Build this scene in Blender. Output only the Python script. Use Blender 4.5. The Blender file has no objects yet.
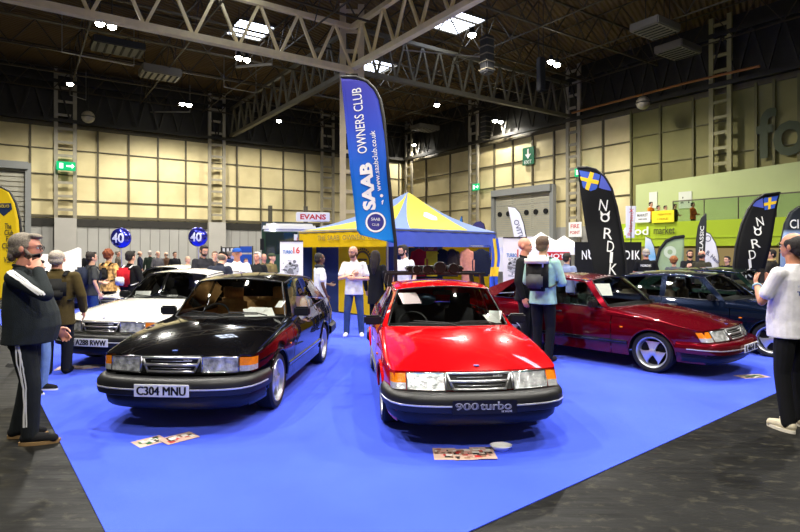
import bpy, bmesh, math, random
import numpy as np
from mathutils import Vector, Matrix
from mathutils.bvhtree import BVHTree
random.seed(7)
PI = math.pi
SC = bpy.context.scene
COL = SC.collection

# ------------------------------------------------------------------ camera
F, EYE, HOR = 550.0, 1.75, 250.0
cam = bpy.data.cameras.new('camera'); camo = bpy.data.objects.new('camera', cam); COL.objects.link(camo)
cam.sensor_width = 36.0; cam.lens = 36.0 * F / 800.0; cam.shift_y = (HOR - 266.0) / 800.0
camo.location = (0, 0, EYE); camo.rotation_euler = (PI / 2, 0, 0); cam.clip_end = 300; cam.clip_start = .05
SC.camera = camo

def ground(px, py, z=0.0):
    y = F * (EYE - z) / (py - HOR); return Vector(((px - 400) / F * y, y, z))
def at(px, y, z=0.0):
    return Vector(((px - 400) / F * y, y, z))
def zat(py, y):
    return EYE + (HOR - py) * y / F

# ------------------------------------------------------------------ materials
def lin(c):
    return tuple(((v / 255.0) / 12.92 if v / 255.0 <= .04045 else ((v / 255.0 + .055) / 1.055) ** 2.4) for v in c[:3]) + (1.0,)
MATS = {}
def mat(name, rgb, rough=.6, metal=0.0, coat=0.0, spec=.5, emit=0.0, var=0.0, scale=8.0, bump=0.0, bscale=60.0, sheen=0.0, mix=None):
    """procedural principled material: colour broken up by noise (var), optional bump"""
    if name in MATS: return MATS[name]
    m = bpy.data.materials.new(name); m.use_nodes = True
    nt = m.node_tree; b = nt.nodes['Principled BSDF']
    c = lin(rgb)
    b.inputs['Base Color'].default_value = c; b.inputs['Roughness'].default_value = rough
    b.inputs['Metallic'].default_value = metal; b.inputs['Specular IOR Level'].default_value = spec
    b.inputs['Coat Weight'].default_value = coat; b.inputs['Coat Roughness'].default_value = .04
    if sheen: b.inputs['Sheen Weight'].default_value = sheen
    if emit:
        b.inputs['Emission Color'].default_value = c; b.inputs['Emission Strength'].default_value = emit
    tc = nt.nodes.new('ShaderNodeTexCoord')
    if var or mix:
        n = nt.nodes.new('ShaderNodeTexNoise'); n.inputs['Scale'].default_value = scale; n.inputs['Detail'].default_value = 4
        nt.links.new(tc.outputs['Object'], n.inputs['Vector'])
        r = nt.nodes.new('ShaderNodeValToRGB'); nt.links.new(n.outputs['Fac'], r.inputs['Fac'])
        c2 = lin(mix) if mix else c
        r.color_ramp.elements[0].position = .35; r.color_ramp.elements[1].position = .65
        r.color_ramp.elements[0].color = tuple(max(0, v * (1 - var)) for v in c[:3]) + (1,)
        r.color_ramp.elements[1].color = tuple(min(1, v * (1 + var)) for v in c2[:3]) + (1,)
        nt.links.new(r.outputs['Color'], b.inputs['Base Color'])
    if bump:
        n2 = nt.nodes.new('ShaderNodeTexNoise'); n2.inputs['Scale'].default_value = bscale; n2.inputs['Detail'].default_value = 3
        nt.links.new(tc.outputs['Object'], n2.inputs['Vector'])
        bm = nt.nodes.new('ShaderNodeBump'); bm.inputs['Strength'].default_value = bump; bm.inputs['Distance'].default_value = .02
        nt.links.new(n2.outputs['Fac'], bm.inputs['Height']); nt.links.new(bm.outputs['Normal'], b.inputs['Normal'])
    MATS[name] = m
    return m
def paint(name, rgb, metal=0.0, rough=.35):
    if name in MATS: return MATS[name]
    m = mat(name, rgb, rough, metal, coat=1.0, var=.03, scale=300, spec=.02)
    b = m.node_tree.nodes['Principled BSDF']; b.inputs['Coat Roughness'].default_value = .015
    return m
def glassmat(name, tint=(200, 205, 205), frost=0.0):
    if name in MATS: return MATS[name]
    m = bpy.data.materials.new(name); m.use_nodes = True; nt = m.node_tree
    nt.nodes.remove(nt.nodes['Principled BSDF'])
    out = nt.nodes['Material Output']
    t = nt.nodes.new('ShaderNodeBsdfTransparent'); t.inputs['Color'].default_value = lin(tint)
    g = nt.nodes.new('ShaderNodeBsdfGlossy'); g.inputs['Roughness'].default_value = .02 + frost
    fr = nt.nodes.new('ShaderNodeFresnel'); fr.inputs['IOR'].default_value = 1.5
    mx = nt.nodes.new('ShaderNodeMixShader')
    nt.links.new(fr.outputs['Fac'], mx.inputs['Fac']); nt.links.new(t.outputs['BSDF'], mx.inputs[1]); nt.links.new(g.outputs['BSDF'], mx.inputs[2])
    nt.links.new(mx.outputs['Shader'], out.inputs['Surface'])
    MATS[name] = m
    return m
def clothmat(name, rgb, trans=.35):
    """tent canvas: part of the light passes through"""
    if name in MATS: return MATS[name]
    m = mat(name, rgb, .6, var=.05, scale=1.5, bump=.2, bscale=5, spec=.2); nt = m.node_tree
    t = nt.nodes.new('ShaderNodeBsdfTranslucent'); t.inputs['Color'].default_value = lin(rgb)
    mx = nt.nodes.new('ShaderNodeMixShader'); mx.inputs['Fac'].default_value = trans
    nt.links.new(nt.nodes['Principled BSDF'].outputs['BSDF'], mx.inputs[1]); nt.links.new(t.outputs['BSDF'], mx.inputs[2])
    nt.links.new(mx.outputs['Shader'], nt.nodes['Material Output'].inputs['Surface'])
    return m
def emis(name, rgb, s):
    if name in MATS: return MATS[name]
    m = bpy.data.materials.new(name); m.use_nodes = True; nt = m.node_tree
    nt.nodes.remove(nt.nodes['Principled BSDF'])
    e = nt.nodes.new('ShaderNodeEmission'); e.inputs['Color'].default_value = lin(rgb); e.inputs['Strength'].default_value = s
    nt.links.new(e.outputs['Emission'], nt.nodes['Material Output'].inputs['Surface'])
    MATS[name] = m
    return m

CHROME = mat('chrome', (200, 200, 205), .12, 1.0)
BLACKP = mat('black plastic', (18, 18, 20), .45, var=.15, scale=40)
RUBBER = mat('rubber', (14, 14, 15), .75, var=.2, scale=60)
DARK = mat('dark trim', (10, 10, 11), .8, var=.2, scale=20)
WHITEP = mat('white print', (238, 238, 236), .5, var=.02, scale=5)
BLACKI = mat('black print', (12, 12, 14), .5, var=.02, scale=5)

# ------------------------------------------------------------------ mesh collector
class MB:
    def __init__(s): s.v = []; s.f = []; s.m = []; s.cm = 0
    def add(s, vs, fs, M=None):
        o = len(s.v)
        for p in vs:
            p = Vector(p)
            s.v.append(tuple(M @ p) if M is not None else tuple(p))
        for f in fs: s.f.append(tuple(i + o for i in f)); s.m.append(s.cm)
        return s
    def box(s, c, d, M=None, rz=0.0, taper=1.0):
        x, y, z = d[0] / 2, d[1] / 2, d[2] / 2
        vs = [(-x, -y, -z), (x, -y, -z), (x, y, -z), (-x, y, -z)] + [(a * taper, b * taper, z) for a, b in ((-x, -y), (x, -y), (x, y), (-x, y))]
        T = Matrix.Translation(c) @ Matrix.Rotation(rz, 4, 'Z')
        return s.add(vs, [(3, 2, 1, 0), (4, 5, 6, 7), (0, 1, 5, 4), (1, 2, 6, 5), (2, 3, 7, 6), (3, 0, 4, 7)], M @ T if M is not None else T)
    def bar(s, p, q, w, h=None, up=(0, 0, 1)):
        p, q = Vector(p), Vector(q); h = h or w; d = (q - p); L = d.length
        if L < 1e-6: return s
        d.normalize(); u = Vector(up)
        if abs(d.dot(u)) > .98: u = Vector((0, 1, 0))
        a = d.cross(u).normalized(); b = a.cross(d).normalized()
        vs = [pt + a * (i * w / 2) + b * (j * h / 2) for pt in (p, q) for i, j in ((-1, -1), (1, -1), (1, 1), (-1, 1))]
        return s.add(vs, [(3, 2, 1, 0), (4, 5, 6, 7), (0, 1, 5, 4), (1, 2, 6, 5), (2, 3, 7, 6), (3, 0, 4, 7)])
    def tube(s, pts, r, n=8, closed=False, caps=True, ell=None):
        pts = [Vector(p) for p in pts]; k = len(pts); rs = r if isinstance(r, (list, tuple)) else [r] * k
        vs, fs = [], []
        pa = None
        for i, p in enumerate(pts):
            d = (pts[(i + 1) % k] - pts[i - 1]) if closed else (pts[min(i + 1, k - 1)] - pts[max(i - 1, 0)])
            d.normalize()
            if pa is None:
                u = Vector((0, 0, 1)) if abs(d.z) < .9 else Vector((0, 1, 0))
                a = d.cross(u).normalized()
            else:
                a = (pa - d * pa.dot(d)).normalized()
            pa = a
            b = d.cross(a)
            for j in range(n):
                t = 2 * PI * j / n; vs.append(p + (a * math.cos(t) + b * math.sin(t)) * rs[i])
        for i in range(k if closed else k - 1):
            for j in range(n):
                a, b = i * n + j, i * n + (j + 1) % n; c, d = ((i + 1) % k) * n + (j + 1) % n, ((i + 1) % k) * n + j
                fs.append((a, d, c, b))
        if caps and not closed:
            fs.append(tuple(range(n))); fs.append(tuple((k - 1) * n + j for j in range(n - 1, -1, -1)))
        return s.add(vs, fs)
    def sphere(s, c, r, nu=12, nv=8, M=None):
        r = r if isinstance(r, (tuple, list)) else (r, r, r)
        vs = [(0, 0, r[2])]
        for i in range(1, nv):
            t = PI * i / nv
            for j in range(nu):
                p = 2 * PI * j / nu; vs.append((r[0] * math.sin(t) * math.cos(p), r[1] * math.sin(t) * math.sin(p), r[2] * math.cos(t)))
        vs.append((0, 0, -r[2])); fs = []
        for j in range(nu): fs.append((0, 1 + j, 1 + (j + 1) % nu))
        for i in range(nv - 2):
            for j in range(nu):
                a = 1 + i * nu + j; b = 1 + i * nu + (j + 1) % nu; fs.append((a, a + nu, b + nu, b))
        l = len(vs) - 1
        for j in range(nu): fs.append((l, l - nu + (j + 1) % nu, l - nu + j))
        T = Matrix.Translation(c)
        return s.add(vs, fs, M @ T if M is not None else T)
    def lathe(s, prof, n=24, axis='z', c=(0, 0, 0), M=None):
        vs, fs = [], []
        for (r, h) in prof:
            for j in range(n):
                t = 2 * PI * j / n; a, b = r * math.cos(t), r * math.sin(t)
                vs.append({'z': (a, b, h), 'x': (h, a, b), 'y': (b, h, a)}[axis])
        for i in range(len(prof) - 1):
            for j in range(n):
                fs.append((i * n + j, i * n + (j + 1) % n, (i + 1) * n + (j + 1) % n, (i + 1) * n + j))
        if prof[0][0] > 1e-4 and False: fs.append(tuple(range(n - 1, -1, -1)))
        T = Matrix.Translation(c)
        return s.add(vs, fs, M @ T if M is not None else T)
    def grid(s, rows, flip=False, closed=False):
        nr, nc = len(rows), len(rows[0]); vs = [p for r in rows for p in r]; fs = []
        for i in range(nr - 1):
            for j in range(nc if closed else nc - 1):
                k = (j + 1) % nc
                q = (i * nc + j, i * nc + k, (i + 1) * nc + k, (i + 1) * nc + j)
                fs.append(q[::-1] if flip else q)
        return s.add(vs, fs)
    def prism(s, pts, d):
        """flat outline (list of 3D points) thickened along vector d"""
        d = Vector(d); n = len(pts); vs = [Vector(p) for p in pts] + [Vector(p) + d for p in pts]
        fs = [tuple(range(n - 1, -1, -1)), tuple(range(n, 2 * n))] + [(i, (i + 1) % n, (i + 1) % n + n, i + n) for i in range(n)]
        return s.add(vs, fs)
    def map(s, fn): s.v = [tuple(fn(Vector(p))) for p in s.v]; return s
    def build(s, name, mats, parent=None, smooth=False, solid=0.0, auto=None, bevel=0.0, recalc=True):
        me = bpy.data.meshes.new(name); me.from_pydata(s.v, [], s.f)
        mats = mats if isinstance(mats, (list, tuple)) else [mats]
        for m in mats: me.materials.append(m)
        if len(mats) > 1: me.polygons.foreach_set('material_index', s.m)
        if recalc or bevel:
            bm = bmesh.new(); bm.from_mesh(me)
            bmesh.ops.remove_doubles(bm, verts=bm.verts, dist=1e-5)
            bmesh.ops.recalc_face_normals(bm, faces=bm.faces)
            if bevel: bmesh.ops.bevel(bm, geom=[e for e in bm.edges if e.is_manifold and e.calc_face_angle(0) > .6], offset=bevel, segments=2, affect='EDGES', clamp_overlap=True)
            bm.to_mesh(me); bm.free()
        if smooth:
            me.polygons.foreach_set('use_smooth', [True] * len(me.polygons))
            if auto: me.set_sharp_from_angle(angle=auto)
        o = bpy.data.objects.new(name, me); COL.objects.link(o)
        if parent is not None: o.parent = parent
        if solid:
            md = o.modifiers.new('solid', 'SOLIDIFY'); md.thickness = solid; md.offset = 0
        return o

def tag(o, label=None, cat=None, group=None, kind=None):
    if label: o['label'] = label
    if cat: o['category'] = cat
    if group: o['group'] = group
    if kind: o['kind'] = kind
    return o
def thing(name, label, cat, loc=(0, 0, 0), rz=0.0, group=None, scale=None):
    o = bpy.data.objects.new(name, None); COL.objects.link(o); o.location = loc; o.rotation_euler = (0, 0, rz)
    o.empty_display_size = .2
    if scale: o.scale = scale
    return tag(o, label, cat, group)
def copy_tree(o, parent=None):
    c = o.copy(); COL.objects.link(c); c.parent = parent
    for ch in list(o.children): copy_tree(ch, c)
    return c

def text_geo(txt, size=1.0, offset=0.0, extrude=.002, align='CENTER', res=3, spacing=1.0):
    """flat lettering in the xz plane, facing -y, centred on its origin"""
    cu = bpy.data.curves.new('t', 'FONT'); cu.body = txt; cu.size = size; cu.offset = offset; cu.extrude = extrude
    cu.align_x = align; cu.align_y = 'CENTER'; cu.resolution_u = res; cu.space_character = spacing
    ob = bpy.data.objects.new('t', cu); COL.objects.link(ob)
    dg = bpy.context.evaluated_depsgraph_get(); e = ob.evaluated_get(dg); me = e.to_mesh()
    vs = [Vector((v.co.x, -v.co.z, v.co.y)) for v in me.vertices]; fs = [tuple(p.vertices) for p in me.polygons]
    e.to_mesh_clear(); bpy.data.objects.remove(ob); bpy.data.curves.remove(cu)
    return vs, fs
def text_fit(txt, w, h, **k):
    """lettering scaled to width w and height h"""
    vs, fs = text_geo(txt, **k)
    xs = [v.x for v in vs]; zs = [v.z for v in vs]
    sx = w / (max(xs) - min(xs)); sz = h / (max(zs) - min(zs)); cx = (max(xs) + min(xs)) / 2; cz = (max(zs) + min(zs)) / 2
    return [Vector(((v.x - cx) * sx, v.y, (v.z - cz) * sz)) for v in vs], fs
# ------------------------------------------------------------------ cars
def tab(t):
    xs = [a for a, _ in t]; ys = [b for _, b in t]
    return lambda s: float(np.interp(s, xs, ys))
cW = tab([(-.70, .745), (-.62, .775), (-.4, .812), (-.2, .826), (0, .835), (.6, .845), (1.8, .845), (2.6, .835), (3.1, .815), (3.45, .775), (3.62, .72)])
cP = tab([(.15, .955), (.25, .97), (.40, .99), (.52, 1.0), (.64, 1.0), (.74, .985), (.82, .955), (.90, .905), (1.0, .88)])
cSh = tab([(-.70, .690), (-.56, .692), (0, .765), (.7, .80)])
cBelt = tab([(.6, .895), (.75, .905), (1.8, .925), (2.8, .945), (3.3, .94), (3.62, .905)])
cXr = tab([(1.1, .565), (1.3, .578), (1.5, .585), (2.1, .585), (2.6, .567), (3.0, .56), (3.3, .57), (3.62, .60)])
cZr = tab([(1.1, 1.322), (1.3, 1.35), (1.5, 1.366), (1.8, 1.372), (2.1, 1.362), (2.4, 1.338), (2.6, 1.308), (2.8, 1.258), (3.0, 1.19), (3.3, 1.075), (3.62, .925)])
cCr = tab([(1.0, .045), (1.6, .052), (2.6, .05), (3.0, .04), (3.62, .025)])
Y0 = 1.2585
def cX(s, z): return cW(s) * cP(z)
def cSide(s, z):
    zb, zr = cBelt(s), cZr(s)
    if zr - zb < .03: return cX(s, zb)
    t = min(1.0, max(0.0, (z - zb) / (zr - zb)))
    xb = cX(s, zb)
    return xb + (cXr(s) - xb) * (t ** 1.12)
def arch(s):
    for c in (0.0, 2.517):
        if abs(s - c) < .3445: return .30 + math.sqrt(max(0, .345 ** 2 - (s - c) ** 2))
    return .215
def lip(a, slant):
    """front edge of the bonnet: a in [-1, 1] across the car"""
    u = abs(a); sg = 1 if a >= 0 else -1
    if u <= .85:
        k = u / .85; return sg * .70 * k, -.84 + .12 * k * k + slant * .05, .722 - .024 * slant - .012 * k * k
    k = (u - .85) / .15; q = k * PI / 2
    return sg * (.70 + .068 * math.sin(q)), -.72 + slant * .05 * (1 - k) + .13 * (1 - math.cos(q)) + .02 * k, .710 - .024 * slant - .012 * k
def face_pt(a, v, slant, out=0.0):
    x, s, z = lip(a, slant); u = abs(a)
    if u > .85: out_s = out * (1 - (u - .85) / .15 * .9); out_x = out * (u - .85) / .15 * (1 if a > 0 else -1)
    else: out_s, out_x = out, 0
    zb = .552 - .024 * slant; zz = zb + (z - .012 - zb) * v
    return (x + out_x, s - .012 - (slant * .075 + .01) * (1 - v) - out_s - Y0, zz)
def a_of(x):
    return abs(x) / .70 * .85 * (1 if x >= 0 else -1) if abs(x) <= .70 else None

def make_wheel(rim_mat):
    """a wheel with outer face towards +x, centre at origin"""
    t = MB(); t.lathe([(.22, -.085), (.248, -.10), (.28, -.098), (.302, -.075), (.305, 0), (.302, .075), (.28, .098), (.248, .10), (.22, .085)], 32, 'x')
    r = MB(); r.lathe([(.228, -.08), (.234, .088), (.227, .098), (.213, .088), (.203, .05), (.196, .03), (.196, .0)], 32, 'x')
    # three broad spokes with slots between them
    for k in range(3):
        a0 = PI / 2 + k * 2 * PI / 3
        front, back = [], []
        prof = [(.03, .9), (.07, .72), (.11, .60), (.16, .56), (.20, .66)]
        L, R = [], []
        for (rr, hw) in prof:
            x = .055 + .015 * (1 - rr / .18)
            L.append((x, rr * math.cos(a0 - hw), rr * math.sin(a0 - hw))); R.append((x, rr * math.cos(a0 + hw), rr * math.sin(a0 + hw)))
        mid = [((p[0] + q[0]) / 2 + .012, (p[1] + q[1]) / 2 * 1.02, (p[2] + q[2]) / 2 * 1.02) for p, q in zip(L, R)]
        Lb = [(.02, p[1], p[2]) for p in L]; Rb = [(.02, p[1], p[2]) for p in R]
        r.grid([Lb, L, mid, R, Rb])
    r.lathe([(.055, .05), (.05, .082), (.03, .09), (.001, .09)], 20, 'x')
    d = MB(); d.lathe([(.2, .0), (.16, -.01), (.05, -.01), (.001, -.01)], 24, 'x')
    return t, r, d

def make_car(name, label, loc, heading, P, plate=None, scale=(1.0, .965, .95), rim='silver', seat=(60, 58, 58), lining=(34, 32, 31), slant=1.0, doors=3, hood_open=0.0,
             badge=None, dash_paper=True, group=None, bump_col=None):
    """a classic hatchback saloon. local +y runs to the tail, z up; origin on the ground amid the wheelbase"""
    root = thing(name, label, 'car', loc, heading, group, scale)
    GL = glassmat('car glass', (244, 248, 246))
    seatm = mat('seat cloth %d_%d_%d' % seat, seat, .9, var=.12, scale=30, bump=.2, bscale=200)
    # ---- stations
    S = set(np.round(np.arange(-.70, 3.63, .09), 3)); S |= {-.70, .70, .72, 3.62}
    for c in (0.0, 2.517):
        for k in range(0, 19): S.add(round(c - .344 * math.cos(PI * k / 18), 4))
        S.add(round(c - .346, 4)); S.add(round(c + .346, 4))
    cuts = [(.615, .625), (1.785, 1.795)] if doors == 3 else [(.615, .625), (1.50, 1.51)]
    for a, b in cuts: S |= {a, b}
    S = sorted(S)
    def top(s): return cSh(s) if s < .71 else cBelt(s)
    NR = 9
    def side(mb, s0, s1, sg, off=0.0):
        rows = []
        for s in S:
            if s < s0 - 1e-6 or s > s1 + 1e-6: continue
            zb, zt = arch(s), top(s)
            if .30 < s < .36 and abs(s) > .344: zb = .215
            rows.append([(sg * (cX(s, zb + (zt - zb) * k / (NR - 1)) + off), s - Y0, zb + (zt - zb) * k / (NR - 1)) for k in range(NR)])
        mb.grid(rows)
    body = MB()
    for sg in (-1, 1):
        side(body, -.70, cuts[0][0], sg)
        side(body, cuts[1][1], 3.62, sg)
    # tail
    rows = []
    for k in range(9):
        z = .22 + (.905 - .22) * k / 8
        rows.append([(cX(3.62, z) * u, 3.62 - Y0 + .09 * (1 - u * u), z) for u in np.linspace(-1, 1, 11)])
    body.grid(rows)
    # roof
    us = np.linspace(-1, 1, 13)
    def roofpt(s, u, up=0.0):
        xr = cXr(s); return (xr * u, s - Y0, cZr(s) + cCr(s) * (1 - u * u) + up)
    rows = []
    sts = list(np.linspace(0, 1, 7)) + [None]
    for k in range(6):
        t = k / 5
        rows.append([(cXr(1.1 + .4 * t) * u, (1 - t) * (1.0 + .11 * u * u) + t * 1.5 - Y0, cZr(1.1 + .4 * t) + cCr(1.1) * (1 - u * u) - (.0 if t else .0)) for u in us])
    for s in (1.65, 1.8, 1.95, 2.1, 2.25, 2.4, 2.6): rows.append([roofpt(s, u) for u in us])
    body.grid(rows)
    hatch = MB()
    ss = [2.605, 2.7, 2.8, 2.9, 3.0, 3.15, 3.3, 3.45, 3.62]
    hatch.grid([[roofpt(s, u) for u in us] for s in ss] + [[(cX(3.62, .905) * u, 3.62 - Y0 + .095 * (1 - u * u) + .01, .91) for u in us]])
    # pillars and rails on the greenhouse side
    def sp(s, z, sg, off=0.0): return (sg * (cSide(s, z) + off), s - Y0, z)
    for sg in (-1, 1):
        wl = [(sg * (.715 + (.563 - .715) * t + .012 * math.sin(PI * t)), .72 + .385 * t - Y0, .905 + .42 * t) for t in np.linspace(0, 1, 8)]
        wr = [sp(.80 + .40 * t, .912 + (1.285 - .912) * t, sg) for t in np.linspace(0, 1, 8)]
        body.grid([wl, wr])
        sr = np.linspace(1.10, 2.60, 16)
        body.grid([[(sg * cXr(s), s - Y0, cZr(s)) for s in sr], [sp(max(s, 1.2) if s > 1.1 else 1.2, (cZr(max(s, 1.2)) - .05), sg) for s in sr]])
        pil = [(1.74, 1.84)] if doors == 3 else [(1.47, 1.56), (2.30, 2.36)]
        for (p0, p1) in pil:
            body.grid([[sp(p0, cBelt(p0) + (cZr(p0) - .05 - cBelt(p0)) * t, sg) for t in np.linspace(0, 1, 5)], [sp(p1, cBelt(p1) + (cZr(p1) - .05 - cBelt(p1)) * t, sg) for t in np.linspace(0, 1, 5)]])
        A = [sp(2.62 + .36 * t, (cZr(2.62) - .05) + (cBelt(2.98) + .01 - cZr(2.62) + .05) * t, sg) for t in np.linspace(0, 1, 9)]
        B = [(sg * cXr(2.60 + 1.02 * t), 2.60 + 1.02 * t - Y0, cZr(2.60 + 1.02 * t)) for t in np.linspace(0, 1, 9)]
        body.grid([A, B])
        body.grid([[sp(s, cBelt(s), sg) for s in np.linspace(.75, 3.0, 12)], [sp(s, cBelt(s) + .012, sg) for s in np.linspace(.75, 3.0, 12)]])
        body.grid([[sp(s, cBelt(s), sg) for s in np.linspace(2.98, 3.62, 6)], [sp(2.98 + .64 * t, cBelt(2.98) + .01 + (.926 - .955) * t, sg) for t in np.linspace(0, 1, 6)]])
        # wing top filler beside the windscreen foot
        body.add([(sg * cX(.70, .80), .70 - Y0, .80), (sg * cX(.72, .905), .72 - Y0, .905), (sg * .70, .72 - Y0, .93), (sg * .70, .66 - Y0, .90)], [(0, 1, 2, 3)])
    # cowl
    body.grid([[(.71 * u, .365 + .33 * u * u - Y0, .945 - .035 * u * u) for u in us], [(.715 * u, .45 + .28 * u * u - Y0, .925 - .02 * u * u) for u in us]])
    # lower apron behind the lamps so that nothing shows through
    rows = []
    for v in (-1.0, -.4, 0, .5, 1.0): rows.append([(lambda p: (p[0] * .985, p[1] + .03, .30 + .23 * (v + 1) if v < 0 else p[2]))(face_pt(a, max(v, 0), slant)) for a in np.linspace(-1, 1, 25)])
    body.grid(rows)
    bo = body.build('body', P, root, smooth=True, auto=.6)
    hatch_o = hatch.build('tailgate', P, root, smooth=True, auto=.6)
    rg = MB(); rg.grid([[(roofpt(s, u * .80, .006)) for u in us] for s in (2.68, 2.8, 2.9, 3.0, 3.15, 3.3)]); rg.build('rear_window', glassmat('car rear glass', (225, 230, 228)), hatch_o, smooth=True)
    # doors
    for sg in (-1, 1):
        d = MB(); side(d, cuts[0][1], cuts[1][0], sg, .002); do = d.build('door', P, root, smooth=True, auto=.6)
        h = MB(); h.tube([(sg * (cX(1.55, .80) + .002), 1.50 - Y0 - (.28 if doors == 5 else 0), .80), (sg * (cX(1.55, .80) + .022), 1.53 - Y0 - (.28 if doors == 5 else 0), .80), (sg * (cX(1.55, .80) + .022), 1.64 - Y0 - (.28 if doors == 5 else 0), .80), (sg * (cX(1.55, .80) + .002), 1.67 - Y0 - (.28 if doors == 5 else 0), .80)], .012, 6)
        h.build('door_handle', BLACKP, do)
        w = MB()
        p1 = pil[0][0]
        botl = np.linspace(.80, p1, 10); topl = np.linspace(1.20, p1, 10)
        w.grid([[sp(b, cBelt(b) + .012, sg, -.006) for b in botl], [sp((b + t) / 2, (cBelt(b) + cZr(t) - .05) / 2, sg, -.002) for b, t in zip(botl, topl)], [sp(t, cZr(t) - .05, sg, -.006) for t in topl]])
        w.build('door_window', GL, do, smooth=True)
        q = MB(); p2 = pil[0][1]
        botl = np.linspace(p2, 2.97, 10); topl = np.linspace(p2, 2.62, 10)
        q.grid([[sp(b, cBelt(b) + .012, sg, -.006) for b in botl], [sp((b + t) / 2, (cBelt(b) + cZr(t) - .05) / 2, sg, -.002) for b, t in zip(botl, topl)], [sp(t, cZr(t) - .05, sg, -.006) for t in topl]])
        q.build('side_window', GL, root, smooth=True)
        # mouldings
        for (a, b) in ((.36, 2.14), (2.88, 3.45)):
            m = MB(); zz = np.linspace(a, b, 14)
            m.grid([[(sg * (cX(s, .40) - .002), s - Y0, .375) for s in zz], [(sg * (cX(s, .40) + .016), s - Y0, .385) for s in zz], [(sg * (cX(s, .42) + .016), s - Y0, .43) for s in zz], [(sg * (cX(s, .43) - .002), s - Y0, .44) for s in zz]])
            m.cm = 1
            m.grid([[(sg * (cX(s, .41) + .018), s - Y0, .40) for s in zz], [(sg * (cX(s, .41) + .018), s - Y0, .418) for s in zz]])
            m.build('side_moulding', [BLACKP, CHROME], root, smooth=True, auto=.5)
        t = MB(); t.tube([sp(s, cBelt(s) + .004, sg, .006) for s in np.linspace(.78, 3.0, 24)], .009, 6)
        t.build('belt_trim', mat('dark chrome', (90, 90, 92), .25, 1.0), root, smooth=True)
        g = MB(); g.tube([sp(s, cZr(s) - .012, sg, .006) for s in np.linspace(1.12, 2.6, 20)] , .010, 6); g.build('roof_gutter', CHROME if P.name != 'black paint' else BLACKP, root, smooth=True)
        # wheel arches
        for c in (0.0, 2.517):
            l = MB(); rr = []
            for k in range(25):
                th = PI * k / 24; s = c - .345 * math.cos(th); z = .30 + .345 * math.sin(th); rr.append((s, z))
            l.tube([(sg * (cX(s, z) + .004), s - Y0, z) for s, z in rr], .014, 6)
            l.build('arch_lip', P, root, smooth=True)
            a = MB(); a.grid([[(sg * (cX(s, z) - .002), s - Y0, z) for s, z in rr], [(sg * .42, s - Y0, z) for s, z in rr]])
            a.add([(sg * .42, s - Y0, z) for s, z in rr], [tuple(range(len(rr)))])
            a.build('wheel_well', DARK, root)
        # door mirror
        mi = MB(); mi.box((sg * .87, .90 - Y0, .97), (.20, .085, .115)); mi.bar((sg * .74, .93 - Y0, .93), (sg * .85, .92 - Y0, .94), .05, .04)
        mi.build('door_mirror', BLACKP, root, bevel=.02, smooth=True, auto=.7)
    # bonnet
    bn = MB(); NA = 33
    def bonnet_pt(a, t):
        u = abs(a); sg = 1 if a >= 0 else -1
        lx, ls, lz = lip(a, slant)
        k = min(u / .85, 1)
        # cowl end
        if u <= .85: cx_, cs, cz = .71 * k, .37 + .33 * k * k, .95 - .038 * k * k
        e_s = lambda tt: -.57 + (.70 + .57) * tt
        if u <= .85:
            x = .70 * k * (1 - t) + cx_ * t + .055 * math.sin(PI * t) * k
            s = ls * (1 - t) + cs * t
            zs = (.710 - .024 * slant) * (1 - t) + .912 * t + .022 * math.sin(PI * t); zc = (.722 - .024 * slant) * (1 - t) + .95 * t + .052 * math.sin(PI * t ** .85)
            z = zc + (zs - zc) * k ** 2.6
            return (sg * x, s - Y0, z)
        q = (u - .85) / .15 * PI / 2
        xs = .70 * (1 - t) + .71 * t + .055 * math.sin(PI * t); s0 = -.72 + slant * .05; zs = (.710 - .024 * slant) * (1 - t) + .912 * t + .022 * math.sin(PI * t)
        se = e_s(t); sS = s0 * (1 - t) + .70 * t
        ze = cSh(se) + .004; xe = cX(se, ze) + .003
        kk = (u - .85) / .15
        return (sg * (xs + (xe - xs) * math.sin(q)), sS + (se - sS) * (1 - math.cos(q)) - Y0, ze + (zs - ze) * math.cos(q))
    aa = list(np.linspace(-1, -.85, 7)) + list(np.linspace(-.85, .85, 21))[1:-1] + list(np.linspace(.85, 1, 7))
    rows = [[bonnet_pt(a, t) for a in aa] for t in np.linspace(0, 1, 18)]
    rows.insert(0, [(p[0], p[1] + .004, p[2] - .022) for p in rows[0]])
    bn.grid(rows)
    bon = bn.build('bonnet', P, root, smooth=True, auto=.9)
    if hood_open:
        piv = Vector((0, -.78 - Y0, .72))
        M = Matrix.Translation(piv) @ Matrix.Rotation(hood_open, 4, 'X') @ Matrix.Translation(-piv)
        bon.data.transform(M)
        eb = MB(); eb.box((0, -.1 - Y0, .62), (1.0, .8, .2)); eb.build('engine', DARK, root)
    # emblem on the bonnet
    eb = MB(); p = bonnet_pt(0, .06); eb.lathe([(.001, .006), (.026, .006), (.028, 0)], 16, 'z', (p[0], p[1], p[2] + .001)); e = eb.build('bonnet_emblem', mat('emblem blue', (70, 100, 190), .3, coat=1), root)
    if hood_open: e.data.transform(M)
    # windscreen
    base = [(.70 * u, .405 + .325 * u * u - Y0, .938 - .03 * u * u) for u in us]; topw = [(.553 * u, 1.0 + .108 * u * u - Y0, 1.367 - .047 * u * u) for u in us]
    ws = MB(); ws.grid([[tuple(np.array(b) * (1 - t) + np.array(c) * t - np.array((0, .014 * math.sin(PI * t), -.012 * math.sin(PI * t)))) for b, c in zip(base, topw)] for t in np.linspace(0, 1, 7)])
    ws.build('windscreen', GL, root, smooth=True)
    wt = MB(); fr = base + topw[::-1]; wt.tube([(p[0], p[1] - .006, p[2] + .004) for p in fr], .011, 6, closed=True); wt.build('windscreen_trim', mat('screen rubber', (40, 40, 42), .35, .3), root, smooth=True)
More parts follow.
